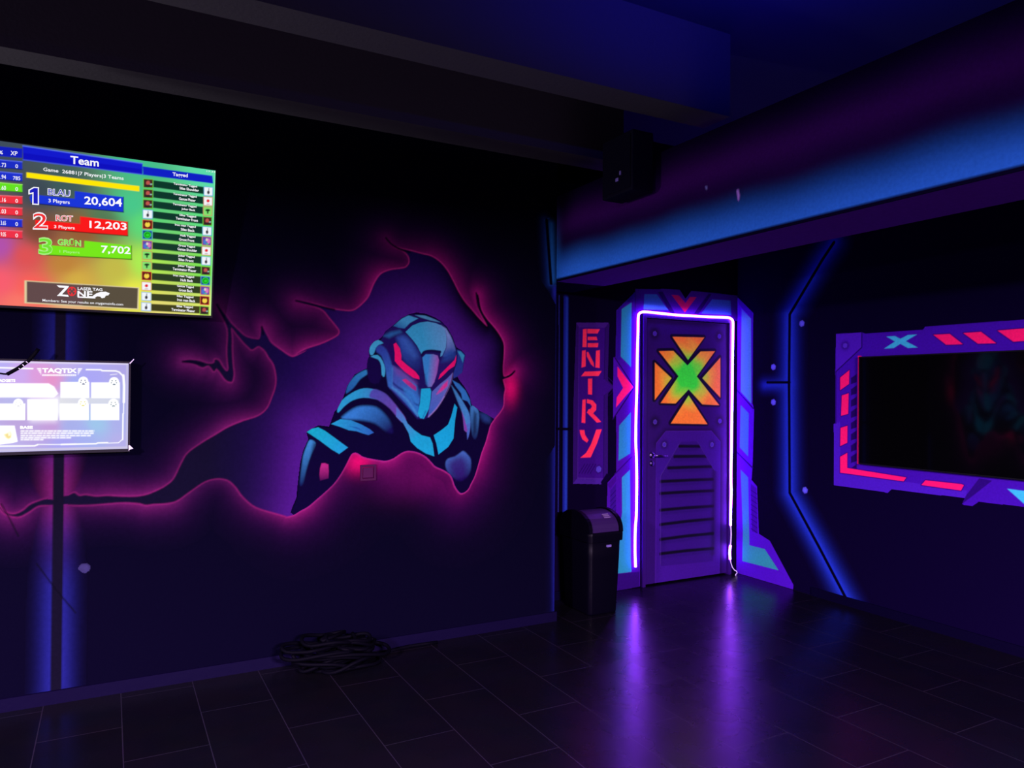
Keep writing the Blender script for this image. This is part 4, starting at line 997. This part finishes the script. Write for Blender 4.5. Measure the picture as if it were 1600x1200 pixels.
TAGS = [('Terminator Tagged', 'Silas Shoulder'), ('Terminator Tagged', 'Gamze Phaser'), ('Terminator Tagged', 'Joker Back'), ('Silas Tagged', 'Terminator Front'), ('Iron man Tagged', 'Silas Back'),
        ('Hulk Tagged', 'Groot Front'), ('Groot Tagged', 'Gamze Shoulder'), ('Joker Tagged', 'Silas Front'), ('Joker Tagged', 'Terminator Phaser'), ('Iron man Tagged', 'Hulk Back'), ('Gamze Tagged', 'Groot Back'),
        ('Silas Tagged', 'Iron man Back'), ('Silas Tagged', 'Terminator Phaser')]
ti = []
for i, (a, b) in enumerate(TAGS):
    t = i / 12; xr = 470 - 30 * t; yy = 192 + 75.4 * i
    for k, s in enumerate((a, b)):
        wd_ = len(s) * 10.4; x1 = xr + (14 if k else 0) * (1 if len(s) > 12 else -.6); sl = .13 - .05 * t
        y1 = yy + k * 27
        ti.append((s, S4((x1 - wd_, y1 - wd_ * sl), (x1, y1), (x1, y1 + 20), (x1 - wd_, y1 + 20 - wd_ * sl)), .025))
texts('tag_text', ti, WHITE, TV1, scr1, .0008)
# banner logo: Z, cross-hair O, NE, pistol outline, small lines of text
bm = bmesh.new()
def polyf(bm, plane, pts, off): bm.faces.new([bm.verts.new(plane.pt(*plane.uv(*p), off)) for p in pts])
polyf(bm, TV1, S((343, 951), (418, 956), (410, 968), (358, 965)), .0009); polyf(bm, TV1, S((396, 962), (414, 965), (366, 1016), (345, 1016)), .0009); polyf(bm, TV1, S((345, 1014), (360, 1005), (412, 1010), (416, 1022)), .0009)
text_bm(bm, 'NE', TV1, quad(468, 985, 560, 1022, .03), .0009, .03); text_bm(bm, 'LASER TAG', TV1, quad(470, 962, 620, 980, .05), .0009, .02)
polyf(bm, TV1, S((470, 1018), (566, 1024), (580, 1032), (470, 1026)), .0009)
polyf(bm, TV1, S((556, 1020), (580, 1002), (606, 992), (640, 990), (664, 1000), (656, 1012), (640, 1014), (634, 1026), (616, 1030), (606, 1020), (588, 1018), (570, 1030)), .0009)
text_bm(bm, 'Members: See your results on mygameinfo.com', TV1, quad(257, 1034, 745, 1054, .052), .0009, .006)
bm_obj('banner_text', bm, WHITE, scr1)
bm = bmesh.new(); ring = lambda r: [(435 + r * math.cos(a * math.pi / 12), 988 + r * 1.05 * math.sin(a * math.pi / 12)) for a in range(24)]
ro, ri = S(*ring(27)), S(*ring(20)); vo = [bm.verts.new(TV1.pt(*TV1.uv(*p), .0009)) for p in ro]; vi = [bm.verts.new(TV1.pt(*TV1.uv(*p), .0009)) for p in ri]
for i in range(24): bm.faces.new((vo[i], vo[(i + 1) % 24], vi[(i + 1) % 24], vi[i]))
for q in (((431, 962), (439, 962), (439, 980), (431, 980)), ((431, 996), (439, 996), (439, 1016), (431, 1016)), ((408, 984), (426, 984), (426, 992), (408, 992)), ((444, 984), (462, 984), (462, 992), (444, 992))): polyf(bm, TV1, S(*q), .001)
bm_obj('banner_crosshair', bm, glow_mat('screen_red_mark', (236, 40, 44)), scr1)

# ------------------------------------------------------------------ the lower, smaller television
TV2 = Plane((0, YL - .062, 0), (1, 0, 0), (0, 0, 1))
rx, rb = TV2.uv(199.6, 701.2); rt = TV2.uv(201.2, 567.8)[1]; H2 = rt - rb; W2 = H2 * 16 / 9
tv2 = empty('television', (rx - W2 / 2, YL, rb), 'smaller lit television low on the left wall, lavender screen of white info boxes', 'television')
bm = bezel_bm(W2, H2, .009, -.03, .003); T2 = Matrix(((1, 0, 0, rx), (0, 0, -1, YL - .062), (0, 1, 0, rb), (0, 0, 0, 1)))
bmesh.ops.transform(bm, matrix=T2, verts=bm.verts); bm_obj('bezel', bm, M_black, tv2)
bm = bmesh.new(); add_box(bm, -W2, 0, 0, H2, -.03, -.004, T2); bm_obj('back_housing', bm, M_black, tv2)
bm = bmesh.new(); add_box(bm, -W2 * .65, -W2 * .35, H2 * .25, H2 * .75, -.0590, -.03, T2); bm_obj('wall_bracket', bm, M_blackmat, tv2)
B2 = crop(0, 540, 6.667)
for q in (((1346, 184), (1392, 140), (1398, 146), (1356, 190)), ((1338, 1038), (1350, 1036), (1388, 1072), (1352, 1082), (1340, 1096))):
    bm = bmesh.new(); f = [bm.verts.new(TV2.pt(*TV2.uv(*p), .0032)) for p in B2(*q)]; fc_ = bm.faces.new(f)
    r_ = bmesh.ops.extrude_face_region(bm, geom=[fc_]); bmesh.ops.translate(bm, verts=[g for g in r_['geom'] if isinstance(g, bmesh.types.BMVert)], vec=(0, -.004, 0))
    bm_obj('corner_protector', bm, M_clip, tv2)
c2 = Canvas(TV2, rx - W2, rx, rb, rt, .0030, (0, 0, 0)); c2.own('s'); c2.O[:] = 0
ctrl = [((0, 570), (200, 190, 250)), ((100, 566), (205, 190, 240)), ((195, 570), (190, 180, 235)), ((80, 592), (250, 160, 205)), ((60, 585), (240, 170, 225)), ((30, 585), (222, 184, 246)), ((140, 592), (184, 180, 250)), ((190, 620), (184, 188, 240)), ((120, 600), (176, 190, 250)),
        ((20, 625), (200, 200, 240)), ((95, 640), (236, 236, 240)), ((150, 663), (170, 215, 240)), ((110, 664), (180, 190, 240)), ((80, 666), (214, 170, 222)), ((190, 660), (186, 190, 240)), ((30, 660), (206, 180, 226)), ((0, 700), (206, 200, 246)), ((100, 692), (184, 180, 248)), ((190, 692), (196, 190, 238)), ((130, 680), (178, 190, 246)), ((-200, 620), (190, 170, 235))]
num = np.zeros(c2.C.shape); den = np.zeros(c2.U.shape)
for p, c in ctrl:
    u, v = TV2.uv(*p); wgt = 1 / ((c2.U - u) ** 2 + (c2.V - v) ** 2 + .0006) ** 1.6
    num += wgt[..., None] * np.array(c, float); den += wgt
c2.C = lin(num / den[..., None]) * np.array([.84, .84, .96])
def wf(*pts, c=(255, 255, 255), k=1.35, soft=.0028, alpha=1.0, sm=0):
    P = B2(*pts); c2.fill(smooth(P, True, sm) if sm else P, lin(c) * k, soft=soft, alpha=alpha)
def ws(*pts, w=.006, c=(255, 255, 255), alpha=1.0): c2.stroke(B2(*pts), lin(c) * 1.05, w * .72, soft=.002, alpha=alpha)
wf((1316, 184), (1334, 184), (1330, 1075), (1312, 1076), c=(196, 190, 226), k=1.0); wf((-300, 156), (1334, 184), (1334, 200), (-300, 172), c=(226, 218, 246), k=1.0)
wf((-300, 1085), (1330, 1050), (1330, 1076), (-300, 1110), c=(204, 198, 230), k=1.0)
for x0, x1, y0, y1 in ((630, 930, 380, 548), (950, 1248, 384, 550), (622, 926, 600, 776), (945, 1242, 604, 776), (285, 600, 560, 776), (-60, 262, 604, 776), (-400, -80, 604, 776)):
    wf((x0, y0), (x1, y0), (x1, y1), (x0, y1), k=1.15)
wf((-400, 395), (505, 398), (560, 430), (600, 500), (560, 535), (-400, 535), k=1.5, soft=.006)
wf((330, 560), (600, 540), (610, 690), (560, 780), (340, 780), k=1.2, soft=.03, alpha=.7)
wf((620, 540), (940, 545), (940, 610), (620, 605), c=(226, 228, 232), k=1.0, soft=.006, alpha=.8); wf((930, 545), (1250, 550), (1244, 608), (940, 605), c=(222, 226, 232), k=1.0, soft=.006, alpha=.8)
for cx, cy, col in ((868, 375, (120, 128, 160)), (1188, 380, (110, 130, 150)), (864, 600, (236, 226, 120)), (1182, 605, (130, 150, 160)), (190, 605, (230, 230, 236))):
    circ = lambda r: [(cx + r * math.cos(a * math.pi / 8), cy + r * math.sin(a * math.pi / 8)) for a in range(16)]
    wf(*circ(50), k=1.5)
    for ox, oy in ((-20, -14), (18, -14), (-26, 8), (26, 8), (-8, 26), (10, 26), (0, 22)):
        wf((cx + ox - 8, cy + oy - 7), (cx + ox + 8, cy + oy - 7), (cx + ox + 8, cy + oy + 7), (cx + ox - 8, cy + oy + 7), c=col, k=.9, alpha=1, soft=.0016)
# frame lines
ws((-300, 222), (340, 240), w=.009); ws((900, 250), (1050, 252), (1065, 262), w=.009); ws((1075, 262), (1205, 264), (1240, 275), (1285, 320), w=.009); ws((1285, 310), (1293, 420), (1290, 590), w=.014); ws((1150, 304), (1220, 296), w=.004, alpha=.8); ws((1288, 590), (1286, 710), w=.006); ws((1282, 710), (1278, 980), w=.008); ws((1276, 975), (1236, 1012), (1125, 1016), w=.005)
ws((0, 1048), (360, 1044), (390, 1034), w=.009); ws((390, 1030), (640, 1030), w=.005); ws((640, 1030), (790, 1026), w=.010); ws((800, 1026), (1000, 1022), (1020, 1014), (1120, 1012), w=.009)
wf((-100, 834), (150, 836), (182, 1000), (120, 1014), (-100, 1040), k=1.5); wf((34, 925), (80, 905), (110, 890), (124, 920), (120, 960), (90, 980), (60, 965), c=(240, 214, 110), k=1.0, soft=.008, alpha=.9); wf((80, 900), (104, 895), (112, 930), (90, 945), c=(250, 246, 220), k=1.1)
for y0, xe in ((882, 980), (905, 975), (930, 945), (952, 740), (972, 460)):
    x = 215
    while x < xe:
        w_ = random.randint(22, 70); wf((x, y0), (min(x + w_, xe), y0), (min(x + w_, xe), y0 + 15), (x, y0 + 15), k=1.1, alpha=.85); x += w_ + 8
for y0 in (430, 455, 480, 505): ws((0, y0), (230, y0 + 4), w=.002, c=(225, 220, 235), alpha=.7)
for i in range(17): wf((440 + i * 21, 300), (456 + i * 21, 301), (456 + i * 21, 316), (440 + i * 21, 315), k=1.1)
for k in range(4):
    wf((385 + k * 12, 236 + k * 18), (428, 236 + k * 18), (428, 246 + k * 18), (392 + k * 12, 246 + k * 18), k=1.2); wf((812, 238 + k * 18), (856 - k * 12, 238 + k * 18), (848 - k * 12, 248 + k * 18), (812, 248 + k * 18), k=1.2)
scr2 = c2.obj('screen', [0], M_screen_b, tv2, 0.0)
del c2
WH2 = glow_mat('poster_white', (255, 255, 255), 1.3)
texts('heading_text', [('TAQTIX', quad(440, 234, 800, 290, .01, B2), .04), ('GADGETS', quad(-40, 348, 160, 380, .0, B2), .05), ('BASE', quad(210, 836, 342, 868, .0, B2), .05)], WH2, TV2, scr2, .0008)

# ------------------------------------------------------------------ black cable hanging over the lower television
CBL = Plane((0, YL - .095, 0), (1, 0, 0), (0, 0, 1))
C20 = crop(0, 550, 20)
hc = empty('hanging_cable', tuple(CBL.pt(*CBL.uv(30, 576))), 'black ringed cable sleeve curving across the top left of the lower television', 'cable')
spine = smooth([(84, 497), (74, 520), (60, 545)] + C20((930, 235), (800, 340), (690, 420), (560, 510), (380, 610), (215, 700)), False, 4)
def c3(px, dy=0): return [tuple(Vector(CBL.pt(*CBL.uv(*p))) + Vector((0, dy, 0))) for p in px]
tube_obj('sleeve', c3(spine[8:]), .0082, M_blackmat, hc, 10)
tube_obj('wire', c3(smooth(C20((215, 690), (120, 685), (0, 670), (-300, 640), (-900, 500)), False, 4)), .004, M_blackmat, hc, 8)
for q in (((820, 300), (880, 345)), ((710, 395), (770, 450)), ((590, 505), (640, 540))):
    p = c3(C20(*q)); tube_obj('sleeve_ring', [tuple(Vector(v) + Vector((0, -.0085, 0))) for v in p], .0016, mat('white_cable_ring', (.75, .75, .78), .5, .3), hc, 6)

# ------------------------------------------------------------------ bin in the recess
bx0, bx1, by0, by1 = 2.80, 3.085, 4.085, 4.475
bcx, bcy, bhx, bhy = (bx0 + bx1) / 2, (by0 + by1) / 2, (bx1 - bx0) / 2, (by1 - by0) / 2
binb = empty('swing_bin', (bcx, bcy, 0), 'dark plastic swing-lid bin standing under the ENTRY sign in the corner', 'bin')
def rrect(cx, cy, hx, hy, r, z, n=6):
    out = []
    for (sx, sy, a0) in ((1, 1, 0), (-1, 1, 90), (-1, -1, 180), (1, -1, 270)):
        for k in range(n + 1):
            a = math.radians(a0 + 90 * k / n); out.append((cx + sx * (hx - r) + r * math.cos(a), cy + sy * (hy - r) + r * math.sin(a), z))
    return out
def loft(bm, rings, cap0=True, cap1=True):
    V = [[bm.verts.new(p) for p in r] for r in rings]; n = len(V[0])
    for a, b in zip(V, V[1:]):
        for k in range(n): bm.faces.new((a[k], a[(k + 1) % n], b[(k + 1) % n], b[k]))
    if cap0: bm.faces.new(V[0][::-1])
    if cap1: bm.faces.new(V[-1])
ZR = .545
bm = bmesh.new()
loft(bm, [rrect(bcx, bcy, bhx * s, bhy * s, .03, z) for s, z in ((.80, .0), (.815, .012), (.86, .20), (.90, .38), (.925, ZR))])
o = bm_obj('bin_body', bm, M_bin, binb, True)
bm = bmesh.new()
loft(bm, [rrect(bcx, bcy, bhx * s, bhy * s, .032, z) for s, z in ((.935, ZR - .055), (1.0, ZR - .05), (1.01, ZR - .005), (1.0, ZR + .008), (.95, ZR + .010))])
bm_obj('lid_rim', bm, M_bin, binb)
# lid: a barrel running left to right, closed by a cheek at each end
def arch(x, s, n=18): return [(x, bcy - bhy * .96 * s * math.cos(math.pi * k / n), ZR + .006 + .138 * s * math.sin(math.pi * k / n) ** .8) for k in range(n + 1)]
def solid_arch(x0, x1, s):
    bm = bmesh.new(); A_, B_ = [bm.verts.new(p) for p in arch(x0, s)], [bm.verts.new(p) for p in arch(x1, s)]
    for k in range(len(A_) - 1): bm.faces.new((A_[k], A_[k + 1], B_[k + 1], B_[k]))
    bm.faces.new(A_[::-1]); bm.faces.new(B_); bm.faces.new((A_[0], B_[0], B_[-1], A_[-1])); return bm
bm_obj('lid_cheek', solid_arch(bcx - bhx * .97, bcx - bhx * .78, 1.0), M_bin, binb)
bm_obj('lid_cheek', solid_arch(bcx + bhx * .78, bcx + bhx * .97, 1.0), M_bin, binb)
fl_ = bm_obj('swing_flap', solid_arch(bcx - bhx * .775, bcx + bhx * .775, .93), M_flap, binb, False)
bm = bmesh.new()
for k in range(3):
    a = math.pi * (.30 - .035 * k); y = bcy - bhy * .96 * .935 * math.cos(a); z = ZR + .008 + .138 * .935 * math.sin(a) ** .8
    add_box(bm, bcx + .02, bcx + .07, y - .003, y + .003, z - .004, z + .003)
bm_obj('flap_grip', bm, mat('flap_grip_plastic', (.10, .06, .15), .4, .4), fl_)
box_obj('handle_badge', (bcx + .005, bcx + .04, bcy - bhy * .945 - .004, bcy - bhy * .9, ZR - .090, ZR - .075), mat('pale_badge', (.10, .07, .22), .4, .4), binb)

# ------------------------------------------------------------------ heap of black cable on the floor by the left wall
def heap():
    rnd = random.Random(11); bm = bmesh.new(); pts = []
    cx, cy = 1.10, 3.985
    for k in range(13):
        rx_, ry_ = rnd.uniform(.12, .24), rnd.uniform(.06, .12); ox, oy = rnd.uniform(-.07, .07), rnd.uniform(-.015, .015); ph = rnd.uniform(0, 6.28)
        base = .012 + .0125 * k; tl = rnd.uniform(-.05, .05)
        for j in range(14):
            a = ph + j / 14 * 2 * math.pi
            pts.append((cx + ox + rx_ * math.cos(a), cy + oy + ry_ * math.sin(a), max(.011, base + tl * math.cos(a) + .01 * math.sin(3 * a))))
    pts = [(cx + .62, cy + .10, .011), (cx + .45, cy + .11, .011), (cx + .3, cy + .08, .011)] + pts
    return smooth(pts, False, 2)
hp = tube_obj('cable_heap', heap(), .010, M_blackmat, None, 8)
tag(hp, 'tangled coil of black cable lying on the floor against the left wall skirting', 'cable')

# ------------------------------------------------------------------ dark box fixture high on the dropped edge
sp_ = empty('wall_fixture', (XS, 3.44, 2.72), 'small dark box fixture with a glinting badge high above the passage, between the ceiling beams', 'wall fixture')
FX = Plane((XS - .17, 0, 0), (0, -1, 0), (0, 0, 1))
u0, v1 = FX.uv(941, 224); u1, v0 = FX.uv(988, 296)
M_fix = mat('dark_fixture_body', (.004, .003, .012), .5, .05)
box_obj('cabinet', (XS - .17, XS - .03, -u1, -u0, v0, v1), M_fix, sp_, .008)
box_obj('front_grille', (XS - .176, XS - .1695, -u1 + .015, -u0 - .015, v0 + .02, v1 - .02), mat('fixture_grille', (.004, .003, .013), .8, .03, bump=.6, bscale=300), sp_, .002)
box_obj('mounting_arm', (XS - .03, XS - .001, -(u0 + u1) / 2 - .03, -(u0 + u1) / 2 + .03, (v0 + v1) / 2 - .05, (v0 + v1) / 2 + .05), M_blackmat, sp_)
a, b = FX.uv(966, 281)
bm = bmesh.new(); add_box(bm, XS - .180, XS - .175, -a - .012, -a + .012, b - .010, b + .008); add_box(bm, XS - .180, XS - .175, -a - .034, -a - .022, b + .018, b + .040)
bm_obj('badge', bm, mat('fixture_badge', (.20, .14, .5), .3, .6), sp_)
